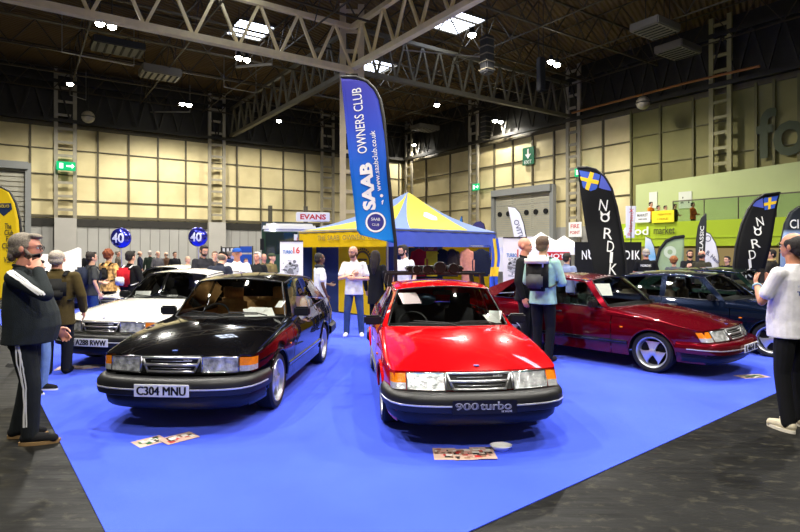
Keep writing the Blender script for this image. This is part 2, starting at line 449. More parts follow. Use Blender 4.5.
    for x0, x1 in ((.05, -.42), (.52, .08)):
        w = MB(); yb = lambda x, z: .405 + .325 * (x / .70) ** 2 + (z - .938) * 1.37 - Y0 - .022
        w.tube([(x0, yb(x0, .94), .95), (x0 - .12, yb(x0 - .12, .965), .985), (x1, yb(x1, .985), .995)], .008, 6); w.tube([(x0 - .10, yb(x0 - .1, .965) - .01, .97), (x1 - .06, yb(x1, .985) - .005, .975)], .007, 6)
        w.build('wiper', BLACKP, root)
    # face: grille, headlamps, indicators
    def patch(a0, a1, v0, v1, out, n=6, nv=3):
        return [[face_pt(a, v, slant, out) for a in np.linspace(a0, a1, n)] for v in np.linspace(v0, v1, nv)]
    ag = a_of(.305)
    g = MB(); g.grid(patch(-ag, ag, .04, .96, -.004, 9)); g.cm = 1
    def fl(xs_vs, r): g.tube([face_pt(a_of(x), v, slant, .006) for x, v in xs_vs], r, 6)
    fl([(-.29, .93), (-.15, .93), (0, .93), (.15, .93), (.29, .93)], .013); fl([(-.235, .08), (-.1, .08), (0, .08), (.1, .08), (.235, .08)], .014)
    fl([(-.27, .50), (-.1, .50), (0, .5), (.1, .5), (.27, .50)], .016)
    for sg in (-1, 1):
        fl([(sg * .285, .95), (sg * .262, .5), (sg * .23, .06)], .012); fl([(sg * .30, .95), (sg * .30, .06)], .006)
    fl([(-.2, .72), (0, .72), (.2, .72)], .004); fl([(-.2, .28), (0, .28), (.2, .28)], .004)
    go = g.build('grille', [mat('grille black', (8, 8, 9), .6), mat('satin chrome', (205, 205, 208), .28, .85)], root, smooth=True)
    vs, fs = text_fit('turbo', .085, .022, offset=.01); c = face_pt(a_of(.17), .80, slant, .012)
    tb = MB(); tb.add([(v.x + c[0], v.y + c[1], v.z + c[2]) for v in vs], fs); tb.build('grille_lettering', WHITEP, go)
    LENS = mat('headlamp lens', (176, 180, 182), .15, .45, coat=1.0, var=.4, scale=14, bump=.5, bscale=30, mix=(214, 216, 218))
    AMB = mat('amber lens', (240, 130, 10), .2, coat=1.0, var=.12, scale=40, bump=.3, bscale=60)
    CLR = mat('clear lens', (190, 190, 192), .15, .3, coat=1.0, var=.2, scale=40, bump=.3, bscale=60)
    for sg in (-1, 1):
        h = MB(); h.grid(patch(sg * .376, sg * .775, .05, .97, .012, 8, 4)); ho = h.build('headlamp', LENS, root, smooth=True)
        bz = MB(); ring = [face_pt(sg * a, v, slant, .012) for a, v in [(.376, .03), (.5, .03), (.65, .03), (.775, .03), (.775, .5), (.775, .98), (.6, .98), (.45, .98), (.376, .98), (.376, .5)]]
        bz.tube(ring, .008, 6, closed=True); bz.build('headlamp_bezel', CHROME, ho, smooth=True)
        i_ = MB(); i_.grid(patch(sg * .79, sg * .995, .42, .97, .012, 8, 3)); io = i_.build('indicator', AMB, root, smooth=True)
        i2 = MB(); i2.grid(patch(sg * .79, sg * .995, .05, .42, .012, 8, 3)); i2.build('side_lamp', CLR, io, smooth=True)
        # side repeater
        r = MB(); r.sphere((sg * (cX(.45, .64) + .002), .45 - Y0, .64), (.008, .028, .014)); r.build('side_repeater', AMB, root, smooth=True)
    # bumpers
    bm_ = bump_col or BLACKP
    cur = [(.845, .0 - .345), (.846, -.50), (.822, -.66), (.775, -.80), (.70, -.895), (.57, -.96), (.40, -1.0), (.2, -1.02), (0, -1.025)]
    cur = cur + [(-x, s) for x, s in cur[-2::-1]]
    def sweep(mb, curve, sec, sh=0.0):
        n = len(curve); rows = []
        for i, (x, s) in enumerate(curve):
            x0, s0 = curve[max(i - 1, 0)]; x1, s1 = curve[min(i + 1, n - 1)]
            tx, ts = x1 - x0, s1 - s0; L = math.hypot(tx, ts); nx, ns = -ts / L, tx / L
            # outward = away from the middle of the car
            if nx * x + ns * (s - 1.2) < 0: nx, ns = -nx, -ns
            rows.append([(x + nx * d, s + ns * d - Y0 + sh, z) for d, z in sec])
        mb.grid(rows)
        return rows
    b = MB(); r_ = sweep(b, cur, [(-.14, .365), (-.03, .352), (.0, .366), (.008, .42), (.004, .478), (-.02, .512), (-.05, .524), (-.16, .52)])
    for e_ in (r_[0], r_[-1]): b.add(e_, [tuple(range(len(e_)))])
    b.cm = 1; sweep(b, cur[1:-1], [(.007, .419), (.011, .421), (.011, .432), (.007, .434)])
    b.build('front_bumper', [bm_, mat('bumper strip', (214, 214, 216), .3, .5)], root, smooth=True, auto=.7)
    va = MB(); sweep(va, [(x * .955, s + .085) for x, s in cur[1:-1]], [(-.01, .35), (.0, .30), (-.012, .25), (-.05, .215), (-.25, .205)]); va.build('front_spoiler', mat('spoiler black', (16, 16, 18), .5), root, smooth=True, auto=.7)
    rc = [(.82, 2.92), (.81, 3.2), (.79, 3.5), (.74, 3.66), (.60, 3.74), (.3, 3.77), (0, 3.78)]; rc = rc + [(-x, s) for x, s in rc[-2::-1]]
    b = MB(); sweep(b, rc, [(-.12, .36), (.0, .36), (.045, .40), (.045, .50), (.01, .53), (-.12, .53)]); b.build('rear_bumper', bm_, root, smooth=True, auto=.7)
    for sg in (-1, 1):
        tl = MB(); tl.box((sg * .52, 3.705 - Y0, .70), (.34, .04, .2)); tl.build('tail_lamp', mat('tail red', (170, 10, 12), .2, coat=1), root, bevel=.01)
    # number plate or badge board
    if plate:
        pb = MB(); pb.box((0, -1.045 - Y0, .425), (.53, .012, .118)); po = pb.build('number_plate', mat('plate white', (225, 225, 220), .45), root, bevel=.004)
        vs, fs = text_fit(plate, .47, .08, offset=.0, extrude=.003); tb = MB()
        for sx_ in (-.0035, 0, .0035): tb.add([(v.x + sx_, v.y - 1.0525 - abs(sx_) * .02 - Y0, v.z + .425) for v in vs], fs); tb.build('registration', BLACKI, po)
    if badge:
        pb = MB(); pb.box((0, -1.045 - Y0, .425), (.56, .012, .13)); po = pb.build('badge_board', BLACKP, root, bevel=.004)
        outl = mat('badge silver', (215, 215, 218), .4)
        for txt, w, h, x, z in (('900', .20, .062, -.155, .435), ('turbo', .27, .07, .095, .437), ('16 VALVE', .09, .018, .19, .385)):
            vs, fs = text_fit(txt, w, h, offset=.012, extrude=.003); tb = MB(); tb.add([(v.x + x, v.y - 1.0525 - Y0, v.z + z) for v in vs], fs)
            if h > .03:
                vs, fs = text_fit(txt, w * .97, h * .82, offset=-.022, extrude=.003); tb.cm = 1; tb.add([(v.x + x, v.y - 1.055 - Y0, v.z + z) for v in vs], fs); tb.cm = 0
            tb.build('badge_lettering', [outl, BLACKI], po)
    # wheels
    for s in (0.0, 2.517):
        for sg in (-1, 1):
            t, r, d = make_wheel(None)
            fl_ = (lambda p: Vector((p.x * sg + sg * .725, p.y + s - Y0, p.z + .304)))
            for q in (t, r, d): q.map(fl_)
            wo = t.build('wheel', RUBBER, root, smooth=True, auto=.6)
            r.build('wheel_rim', mat('rim ' + rim, {'silver': (196, 198, 204), 'white': (225, 226, 230)}[rim], .3, .65), wo, smooth=True, auto=.5)
            d.build('brake_disc', DARK, wo)
    # cabin
    inn = MB(); inn.box((0, 2.0 - Y0, .30), (1.40, 3.0, .04))
    for sg in (-1, 1): inn.add([(sg * .70, .7 - Y0, .3), (sg * .70, 3.4 - Y0, .3), (sg * .69, 3.4 - Y0, .90), (sg * .70, .7 - Y0, .88)], [(0, 1, 2, 3)])
    inn.box((0, .62 - Y0, .60), (1.36, .03, .6))
    inn.build('cabin_lining', mat('cabin lining %d_%d_%d' % lining, lining, .85, var=.1), root)
    da = MB(); da.grid([[(.66 * u, .46 + .30 * u * u - Y0, .915) for u in us], [(.68 * u, .92 - Y0, .925) for u in us], [(.68 * u, 1.02 - Y0, .88) for u in us], [(.68 * u, 1.05 - Y0, .60) for u in us]]); da.build('dashboard', mat('dash', (24, 24, 25), .7, var=.1), root, smooth=True, auto=.8)
    stw = MB(); ct = Vector((-.36, 1.16 - Y0, .86)); ax = Matrix.Rotation(-.5, 3, 'X')
    stw.tube([ct + ax @ Vector((.185 * math.cos(t), 0, .185 * math.sin(t))) for t in np.linspace(0, 2 * PI, 24, endpoint=False)], .014, 6, closed=True)
    stw.bar(ct + ax @ Vector((-.18, 0, 0)), ct + ax @ Vector((.18, 0, 0)), .03, .03); stw.bar(ct, ct + Vector((0, -.16, -.06)), .05, .05)
    stw.build('steering_wheel', BLACKP, root, smooth=True, auto=.7)
    for x in (-.36, .36):
        se = MB(); se.box((x, 1.50 - Y0, .50), (.50, .52, .18)); se.box((x, 1.80 - Y0, .80), (.48, .13, .52), taper=.86); so = se.build('front_seat', seatm, root, bevel=.05, smooth=True)
        hr = MB(); hr.box((x, 1.84 - Y0, 1.13), (.27, .09, .17)); hr.box((x, 1.84 - Y0, 1.03), (.10, .03, .06)); hr.build('headrest', seatm, so, bevel=.03, smooth=True)
    rs = MB(); rs.box((0, 2.35 - Y0, .50), (1.22, .5, .2)); rs.box((0, 2.66 - Y0, .76), (1.2, .14, .5), taper=.92); rs.build('rear_seat', seatm, root, bevel=.05, smooth=True)
    rm = MB(); rm.box((0, 1.12 - Y0, 1.285), (.24, .03, .065)); rm.bar((0, 1.12 - Y0, 1.3), (0, 1.08 - Y0, 1.36), .02); rm.build('rear_view_mirror', BLACKP, root, bevel=.012)
    return root
def car_local(root, p):
    return root.matrix_world @ Vector(p)
def rz_of(fx, fy): return math.atan2(fx, -fy)
BLACK = paint('black paint', (5, 5, 7), 0, .15)
RED = paint('red paint', (205, 6, 14), 0, .2)
WHITE = paint('white paint', (226, 224, 216), 0, .25)
BURG = paint('burgundy paint', (92, 3, 18), .35, .22)
NAVY = paint('navy paint', (8, 17, 36), .2, .22)
GREEN = paint('bottle green paint', (6, 22, 18), .2, .25)
car_black = make_car('hatchback_car', 'glossy black hatchback with tan seats and plate C304 MNU', (-2.08, 7.36, .008), rz_of(-.068, -.998), BLACK, 'C304 MNU', seat=(206, 156, 92), lining=(150, 112, 70), scale=(1.0, .965, 1.0), slant=0.0)
car_red = make_car('hatchback_car', 'bright red hatchback carrying a black roof rack, 900 turbo badge board in front', (.51, 6.90, .008), rz_of(.096, -.995), RED, None, slant=1.0, badge=True, seat=(44, 44, 46))
car_white = make_car('hatchback_car', 'white hatchback with plate A288 RWW parked beside the black one', (-3.98, 10.05, .008), rz_of(-.2, -.98), WHITE, 'A288 RWW', scale=(1.05, .965, .98), slant=0.0, seat=(38, 36, 36))
car_burg = make_car('hatchback_car', 'burgundy hatchback seen from its side with three-spoke silver wheels', (3.38, 9.26, .008), rz_of(.66, -.75), BURG, 'L464 B', bump_col=BURG, slant=1.0, seat=(40, 38, 38))
car_navy = make_car('hatchback_car', 'dark navy hatchback standing just behind the burgundy one', (5.75, 10.35, .008), rz_of(.70, -.714), NAVY, None, slant=0.0, seat=(120, 108, 92))
car_green = make_car('hatchback_car', 'bottle green hatchback mostly hidden behind the navy one', (7.6, 12.3, .008), rz_of(.70, -.714), GREEN, None, slant=0.0, seat=(60, 60, 60))
car_rear = make_car('hatchback_car', 'second white hatchback whose roof shows behind the first white car', (-6.0, 14.3, .008), rz_of(-.25, -.97), WHITE, None, slant=0.0, seat=(60, 58, 56))
car_open = make_car('hatchback_car', 'white car with its bonnet tipped up behind the olive coat', (-10.9, 17.2, .008), rz_of(.5, -.86), WHITE, None, slant=0.0, seat=(50, 48, 48), hood_open=.80)
# ------------------------------------------------------------------ people
def remesh(mb, voxel, smooth_n=3, fac=.5):
    me = bpy.data.meshes.new('tmp'); me.from_pydata(mb.v, [], mb.f)
    o = bpy.data.objects.new('tmp', me); COL.objects.link(o)
    r = o.modifiers.new('r', 'REMESH'); r.mode = 'VOXEL'; r.voxel_size = voxel; r.use_smooth_shade = True
    s = o.modifiers.new('s', 'SMOOTH'); s.factor = fac; s.iterations = smooth_n
    dg = bpy.context.evaluated_depsgraph_get(); e = o.evaluated_get(dg)
    out = bpy.data.meshes.new_from_object(e)
    bpy.data.objects.remove(o); bpy.data.meshes.remove(me)
    bm = bmesh.new(); bm.from_mesh(out)
    # keep the one big shell
    seen = set(); best = []
    bm.verts.ensure_lookup_table(); isl = []
    for v in bm.verts:
        if v.index in seen: continue
        st = [v]; seen.add(v.index); c = []
        while st:
            a = st.pop(); c.append(a)
            for ed in a.link_edges:
                b = ed.other_vert(a)
                if b.index not in seen: seen.add(b.index); st.append(b)
        isl.append(c)
    if len(isl) > 1:
        mx = max(len(c) for c in isl)
        for c in isl:
            if len(c) < mx * .12: bmesh.ops.delete(bm, geom=c, context='VERTS')
        bm.to_mesh(out)
    bm.free()
    out.polygons.foreach_set('use_smooth', [True] * len(out.polygons))
    return out
def put(name, me, m, parent):
    me.name = name
    me.materials.clear(); ms = m if isinstance(m, (list, tuple)) else [m]
    for x in ms: me.materials.append(x)
    o = bpy.data.objects.new(name, me); COL.objects.link(o); o.parent = parent
    return o
def limb(mb, pts, rs, n=10):
    pts = [Vector(p) for p in pts]
    for i in range(len(pts) - 1):
        p, q = pts[i], pts[i + 1]
        if (q - p).length > 1e-4: mb.tube([p, q], [rs[i], rs[i + 1]], n)
    for p, r in zip(pts, rs): mb.sphere(p, r, n, max(6, n // 2 + 1))
def slab(mb, secs, n=16):
    """torso-like loft: secs = (z, cx, cy, rx, ry)"""
    vs, fs = [], []
    for (z, cx, cy, rx, ry) in secs:
        for j in range(n):
            t = 2 * PI * j / n; c, s_ = math.cos(t), math.sin(t)
            vs.append((cx + rx * math.copysign(abs(c) ** .85, c), cy + ry * math.copysign(abs(s_) ** .85, s_), z))
    k = len(secs)
    for i in range(k - 1):
        for j in range(n): fs.append((i * n + j, i * n + (j + 1) % n, (i + 1) * n + (j + 1) % n, (i + 1) * n + j))
    fs.append(tuple(range(n - 1, -1, -1))); fs.append(tuple((k - 1) * n + j for j in range(n)))
    mb.add(vs, fs)
def basis(d, hint):
    d = Vector(d).normalized(); h = Vector(hint); h = (h - d * h.dot(d))
    if h.length < 1e-3: h = Vector((1, 0, 0)) - d * d.x
    h.normalize(); return d, h, d.cross(h)
def hand(mb, wrist, d, palm, side, curl=.35, spread=.06, k=1.0):
    """palm, four fingers of unequal length and a thumb; d = along the hand, palm = the way the palm faces"""
    d, pn, lat = basis(d, palm)
    lat = lat * side
    w = Vector(wrist)
    M = Matrix((lat, pn, d)).transposed().to_4x4(); M.translation = w + d * .048 * k
    mb.sphere((0, 0, 0), (.042 * k, .018 * k, .056 * k), 12, 8, M)
    ln = [.070, .080, .075, .058]; r0 = [.0098, .0100, .0097, .0088]
    for i in range(4):
        off = (i - 1.5) * .0205 * k
        p = w + d * (.086 - abs(i - 1.3) * .004) * k + lat * off
        a = 0.0; pts = [w + d * .05 * k + lat * off * .8, p]; rs = [r0[i] * k, r0[i] * k]
        fan = lat * ((i - 1.5) * spread)
        for seg, fr in enumerate((.45, .32, .23)):
            a += curl * (1.0 if seg else .8)
            q = pts[-1] + ((d + fan).normalized() * math.cos(a) + pn * math.sin(a)) * ln[i] * fr * k
            pts.append(q); rs.append(r0[i] * k * (1 - .07 * (seg + 1)))
        limb(mb, pts, rs, 8)
    t0 = w + d * .022 * k - lat * .03 * k; t1 = t0 + (d * .6 - lat * .75 + pn * .35).normalized() * .038 * k; t2 = t1 + (d * .85 - lat * .25 + pn * .45).normalized() * .034 * k; t3 = t2 + (d * .8 + lat * .05 + pn * .6).normalized() * .026 * k
    limb(mb, [t0, t1, t2, t3], [.015 * k, .0125 * k, .011 * k, .0095 * k], 8)

ARMS = {
    'hang': ((.265, .035, 1.14), (.275, -.06, .885), (-1, 0, 0)),
    'hang_fwd': ((.255, .0, 1.13), (.25, -.17, .92), (-1, 0, 0)),
    'pocket': ((.30, .07, 1.16), (.215, -.07, .95), (-1, 0, 0)),
    'phone': ((.30, -.20, 1.30), (.118, -.10, 1.575), (-1, .2, 0)),
    'hold': ((.25, -.10, 1.16), (.085, -.34, 1.36), (-.7, .3, .2)),
    'hold_low': ((.27, -.04, 1.14), (.10, -.30, 1.10), (-.6, .2, .6)),
    'fold': ((.275, -.06, 1.15), (-.06, -.235, 1.17), (0, 1, 0)),
    'fold_up': ((.275, -.08, 1.16), (-.13, -.20, 1.27), (0, 1, .3)),
    'hip': ((.36, .06, 1.16), (.20, -.02, 1.02), (-1, 0, 0)),
    'reach': ((.27, -.16, 1.22), (.22, -.42, 1.12), (0, 0, -1)),
}
SKIN = {'fair': (222, 168, 140), 'pink': (214, 146, 122), 'tan': (190, 130, 100), 'brown': (92, 58, 42)}
def skinmat(k): return mat('skin ' + k, SKIN[k], .5, var=.05, scale=25, sheen=.1)
def cloth(rgb, mixc=None): return mat('cloth %d_%d_%d' % tuple(rgb) + ('m' if mixc else ''), rgb, .88, var=.10, scale=14, bump=.25, bscale=120, mix=mixc, spec=.25)

def person(label, x, y, rz, height, top=('tee', (235, 235, 235)), legs=(30, 32, 40), shoes=(20, 20, 22), skin='fair', hair=('short', (60, 45, 35)),
           L='hang', R='hang', lean=0.0, yaw=0.0, nod=0.0, stride=0.0, belly=0.0, wide=1.0, beard=None, glasses=False, group=None, voxel=.012,
           stance=.10, jacket_len=.84, scarf=None, hood=None, sole=None, z=0.0, curl=(.35, .35), collar=None, open_front=None, twist=0.0):
    root = thing('person', label, 'person', (x, y, z), rz, group, (height / 1.78 * wide, height / 1.78 * wide, height / 1.78))
    kind, tc = top
    sleeve = 'short' if kind in ('tee', 'polo', 'vest') else 'long'
    hipc = Vector((0, 0, .92))
    UP = Matrix.Translation(hipc) @ Matrix.Rotation(twist, 4, 'Z') @ Matrix.Rotation(-lean * -1.0, 4, 'X') @ Matrix.Translation(-hipc)
    def up(p): return UP @ Vector(p)
    neck = Vector((0, .015, 1.50))
    HD = UP @ Matrix.Translation(neck) @ Matrix.Scale(1.06, 4) @ Matrix.Rotation(yaw, 4, 'Z') @ Matrix.Rotation(nod, 4, 'X') @ Matrix.Translation(-neck)
    arms = []
    for sg, nm in ((1, L), (-1, R)):
        e, h, pn = ARMS[nm] if isinstance(nm, str) else nm
        sh = Vector((.185 * sg, .015, 1.425)); e = Vector((e[0] * sg, e[1], e[2])); h = Vector((h[0] * sg, h[1], h[2])); pn = Vector((pn[0] * sg, pn[1], pn[2]))
        # keep human arm lengths
        e = sh + (e - sh).normalized() * .295; h = e + (h - e).normalized() * .262
        arms.append((up(sh), up(e), up(h), (UP.to_3x3() @ pn), sg))
    feet = []
    for sg in (1, -1):
        f = Vector((stance * sg, stride * sg, .085)); hp = Vector((.088 * sg, .0, .90))
        kn = (hp + f) / 2 + Vector((.01 * sg, -.035, .02)); feet.append((hp, kn, f, sg))
    # --- one continuous body
    b = MB(); b.cm = 0
    t = MB(); slab(t, [(.86, 0, 0, .14, .10), (1.0, 0, 0, .125, .085), (1.2, 0, 0, .14, .10), (1.35, 0, .005, .155, .10), (1.44, 0, .012, .13, .075), (1.50, 0, .015, .055, .055)])
    t.map(up); b.add(t.v, t.f)
    hd = MB()
    limb(hd, [neck - Vector((0, 0, .03)), (0, -.002, 1.575)], [.060, .056])
    hd.sphere((0, .008, 1.692), (.077, .097, .090), 16, 12)
    hd.sphere((0, -.022, 1.638), (.063, .072, .074), 16, 10)
    hd.sphere((0, -.060, 1.592), (.036, .028, .022), 10, 8)
    hd.sphere((0, -.078, 1.693), (.050, .018, .012), 10, 6)
    hd.add([(0, -.088, 1.690), (.011, -.086, 1.65), (-.011, -.086, 1.65), (.019, -.082, 1.636), (-.019, -.082, 1.636), (0, -.116, 1.643), (0, -.07, 1.63), (0, -.07, 1.695)], [(0, 1, 5), (0, 5, 2), (1, 3, 5), (2, 5, 4), (3, 6, 5), (5, 6, 4), (0, 7, 3, 1), (0, 2, 4, 7), (7, 6, 3), (7, 4, 6)])
    hd.sphere((0, -.087, 1.612), (.022, .012, .009), 8, 6)
    for sg in (1, -1): hd.sphere((.079 * sg, .012, 1.655), (.012, .020, .032), 8, 8)
    hd.map(lambda p: HD @ p); b.add(hd.v, hd.f)
    for (sh, e, h, pn, sg) in arms:
        limb(b, [up((.10 * sg, .015, 1.43)), sh, (sh + e) / 2, e, e + (h - e) * .35, h], [.045, .052, .045, .037, .037, .026])
        i = 0 if sg > 0 else 1
        hand(b, h, h - e, pn, sg, curl[i])
    for (hp, kn, f, sg) in feet:
        limb(b, [hp, (hp + kn) / 2, kn, kn + (f - kn) * .3, f], [.085, .070, .050, .052, .036])
        limb(b, [f + Vector((0, .02, -.045)), f + Vector((.01 * sg, -.13, -.058))], [.032, .024])
    me = remesh(b, min(voxel, .009), 2, .4)
    body = put('body', me, skinmat(skin), root)
    # eyes, brows, mouth
    for sg in (1, -1):
        e = MB(); e.sphere((.031 * sg, -.080, 1.673), (.0135, .010, .0085), 10, 8); e.cm = 1; e.sphere((.031 * sg, -.0882, 1.673), (.0058, .003, .0060), 8, 6); e.map(lambda p: HD @ p)
        e.build('eye', [mat('eye white', (225, 222, 215), .25), mat('iris', (45, 35, 30), .2)], root, smooth=True)
    hc = hair[1]
    for sg in (1, -1):
        br = MB(); br.tube([(.014 * sg, -.0955, 1.692), (.032 * sg, -.094, 1.698), (.052 * sg, -.082, 1.692)], [.004, .005, .003], 6)
        br.map(lambda p: HD @ p); br.build('eyebrow', mat('hair %d_%d_%d' % tuple(hc), hc, .7, var=.3, scale=90, bump=.6, bscale=150), root, smooth=True)
    mo = MB(); mo.sphere((0, -.0985, 1.612), (.022, .004, .0055), 10, 6); mo.map(lambda p: HD @ p); mo.build('mouth', mat('lips ' + skin, tuple(int(v * .82) if i else int(v * .92) for i, v in enumerate(SKIN[skin])), .45), root, smooth=True)
    # --- hair
    HM = mat('hair %d_%d_%d' % tuple(hc), hc, .7, var=.3, scale=90, bump=.6, bscale=150)
    h = MB(); st = hair[0]
    if st in ('short', 'curly', 'long', 'swept', 'cropped'):
        g = {'short': .008, 'curly': .026, 'long': .016, 'swept': .006, 'cropped': .003}[st]
        h.sphere((0, .027, 1.705), (.080 + g, .090 + g, .084 + g), 18, 12)
        h.sphere((0, .058, 1.645), (.072 + g * .6, .055 + g * .6, .065), 14, 10)
        for sg in (1, -1): h.sphere((.066 * sg, .0, 1.685), (.018 + g * .4, .034, .035), 10, 8)
        if st in ('swept', 'short'): h.sphere((0, -.045, 1.768), (.062, .045, .022 + g * .5), 12, 8)
        if st == 'swept':
            h.sphere((0, -.052, 1.764), (.060, .048, .022), 12, 8); h.sphere((0, .088, 1.60), (.062, .03, .05), 12, 8)
            for sg in (1, -1): h.sphere((.074 * sg, .022, 1.66), (.012, .032, .045), 10, 8)
        if st == 'curly':
            rnd = random.Random(3)
            for k in range(40):
                a = rnd.uniform(0, 2 * PI); q = rnd.uniform(.1, 1.75)
                p = Vector((.098 * math.sin(q) * math.cos(a), .03 + .105 * math.sin(q) * math.sin(a), 1.705 + .10 * math.cos(q)))
                if p.y > -.05 or p.z > 1.76: h.sphere(p, .024, 8, 6)
        if st == 'long':
            limb(h, [(0, .07, 1.72), (0, .10, 1.58), (0, .105, 1.42), (0, .11, 1.32)], [.085, .085, .075, .045])
            for sg in (1, -1): limb(h, [(.07 * sg, .02, 1.72), (.085 * sg, .03, 1.6), (.08 * sg, .05, 1.48)], [.03, .035, .025])
        h.map(lambda p: HD @ p)
        put('hair', remesh(h, max(voxel * .7, .007), 2), HM, root)
    elif st == 'fringe':                     # bald crown with hair round the sides
        limb(h, [(-.078, -.015, 1.675), (-.080, .04, 1.665), (-.05, .092, 1.655), (0, .105, 1.65), (.05, .092, 1.655), (.080, .04, 1.665), (.078, -.015, 1.675)], [.014, .020, .022, .024, .022, .020, .014], 8)
        limb(h, [(-.06, .08, 1.63), (0, .09, 1.61), (.06, .08, 1.63)], [.02, .024, .02], 8)
        limb(h, [(-.075, .05, 1.70), (0, .104, 1.70), (.075, .05, 1.70)], [.012, .014, .012], 8)
        h.map(lambda p: HD @ p); put('hair', remesh(h, max(voxel * .6, .006), 2), HM, root)
    elif st == 'thin':                       # thinning crown over full sides
        h.sphere((0, .034, 1.680), (.088, .092, .086), 18, 12); h.sphere((0, .062, 1.640), (.074, .056, .066), 14, 10)
        for sg in (1, -1): h.sphere((.068 * sg, .0, 1.688), (.018, .040, .040), 10, 8)
        h.map(lambda p: HD @ p); put('hair', remesh(h, max(voxel * .6, .006), 2), HM, root)
    elif st in ('cap', 'flatcap', 'beanie'):
        rim = MB(); rim.sphere((0, .04, 1.655), (.082, .068, .06), 14, 10); rim.map(lambda p: HD @ p); put('hair', remesh(rim, .008, 2), HM, root)
        cc = hair[2]
        h.sphere((0, .012, 1.725), (.088, .106, .066 if st != 'flatcap' else .05), 18, 12)
        if st == 'cap': h.box((0, -.125, 1.715), (.13, .10, .012)); h.sphere((0, -.155, 1.712), (.055, .03, .008), 12, 6)
        if st == 'flatcap': h.box((0, -.10, 1.722), (.14, .07, .016))
        h.map(lambda p: HD @ p); put('cap', remesh(h, .008, 2), cloth(cc), root)
    if beard:
        d = MB()
        d.sphere((0, -.034, 1.606), (.062, .064, .046), 14, 10)
        for sg in (1, -1): limb(d, [(.073 * sg, -.005, 1.66), (.066 * sg, -.03, 1.62)], [.012, .016], 8)
        limb(d, [(-.03, -.092, 1.622), (0, -.100, 1.627), (.03, -.092, 1.622)], [.007, .008, .007], 8)
        d.map(lambda p: HD @ p); put('beard', remesh(d, .007, 2), mat('hair %d_%d_%d' % tuple(beard), beard, .75, var=.3, scale=90, bump=.6, bscale=150), root)
    if glasses:
        g = MB()
        for sg in (1, -1):
            g.tube([(.032 * sg + .023 * math.cos(a), -.101, 1.671 + .018 * math.sin(a)) for a in np.linspace(0, 2 * PI, 14, endpoint=False)], .0028, 5, closed=True)
            g.bar((.055 * sg, -.10, 1.677), (.084 * sg, .01, 1.680), .0025)
        g.bar((-.01, -.102, 1.675), (.01, -.102, 1.675), .004); g.map(lambda p: HD @ p); g.build('glasses', BLACKP, root)
    # --- clothes
    p = MB()
    slab(p, [(.82, 0, .005, .150, .100), (.92, 0, .005, .158, .112), (1.0, 0, .0 - belly * .03, .148 + belly * .03, .100 + belly * .05), (1.04, 0, -.005, .140, .095)])
    for (hp, kn, f, sg) in feet:
        limb(p, [hp, (hp + kn) / 2, kn, kn + (f - kn) * .5, f + Vector((0, .01, -.01))], [.092, .086, .070, .064, .060], 12)
    put('trousers', remesh(p, voxel, 3), cloth(legs), root)
    sh = [MB(), MB()]
    for i, (hp, kn, f, sg) in enumerate(feet):
        s_ = MB(); y0 = f.y
        limb(s_, [(f.x, y0 + .035, .055), (f.x + .008 * sg, y0 - .06, .05), (f.x + .02 * sg, y0 - .155, .04)], [.048, .046, .038], 10)
        limb(s_, [(f.x, y0 + .02, .06), (f.x, y0 + .01, .10)], [.045, .045])
        s_.map(lambda q: Vector((q.x, q.y, max(q.z, .002))))
        so = put('shoe', remesh(s_, min(voxel, .01), 2), cloth(shoes), root)
        if sole:
            q = MB(); q.prism([(f.x + sg * .008 + .052 * math.cos(a), y0 - .06 + .145 * math.sin(a), 0) for a in np.linspace(0, 2 * PI, 20, endpoint=False)], (0, 0, .028)); q.build('sole', cloth(sole), so)
    c = MB()
    jl = jacket_len; fat = .012 if sleeve == 'long' else 0
    bl = belly
    slab(c, [(jl, 0, .004 - bl * .05, .190 + fat * .6 + bl * .03, .136 + fat + bl * .05), (1.0, 0, -bl * .075, .172 + fat + bl * .045, .118 + fat + bl * .09), (1.12, 0, -bl * .06, .168 + fat + bl * .04, .120 + fat + bl * .08), (1.27, 0, -.004 - bl * .02, .182 + fat, .126 + fat + bl * .03), (1.37, 0, .004, .182 + fat, .116 + fat), (1.44, 0, .012, .148 + fat, .086 + fat), (1.485, 0, .016, .088, .068), (1.515, 0, .016, .068, .062)], 20)
    c.map(up)
    for (s0, e, hh, pn, sg) in arms:
        if sleeve == 'short': limb(c, [up((.09 * sg, .015, 1.42)), s0, s0 + (e - s0) * .45, s0 + (e - s0) * .70], [.055, .066, .062, .064], 12)
        else: limb(c, [up((.09 * sg, .015, 1.42)), s0, (s0 + e) / 2, e, (e + hh) / 2, hh - (hh - e).normalized() * .02], [.060, .073, .067, .058, .052, .043], 12)
    nm = {'tee': 't_shirt', 'polo': 'polo_shirt', 'jacket': 'jacket', 'hoodie': 'hoodie', 'vest': 't_shirt', 'coat': 'coat', 'shirt': 'shirt', 'top': 'sweater'}[kind]
    tm = tc if not isinstance(tc, tuple) else cloth(tc)
    topo = put(nm, remesh(c, voxel, 3), tm, root)
    if kind in ('jacket', 'polo', 'shirt', 'coat') or collar:
        k = MB(); limb(k, [up((.055 * math.cos(a), .016 + .058 * math.sin(a), 1.515 + .012 * math.sin(a))) for a in np.linspace(-PI * .35, PI * 1.35, 12)], [.016] * 12, 8)
        put('collar', remesh(k, .008, 1), tm if not collar else cloth(collar), topo)
    if hood:
        k = MB(); limb(k, [up(q) for q in ((-.09, .03, 1.49), (-.08, .085, 1.47), (0, .115, 1.46), (.08, .085, 1.47), (.09, .03, 1.49))], [.03, .045, .055, .045, .03], 10); put('hood', remesh(k, .01, 2), tm, topo)
    if scarf:
        k = MB(); limb(k, [up((.075 * math.cos(a), .012 + .078 * math.sin(a), 1.52 + .01 * math.sin(3 * a))) for a in np.linspace(0, 2 * PI, 16)], [.034] * 16, 8); put('scarf', remesh(k, .01, 2), cloth(scarf), root)
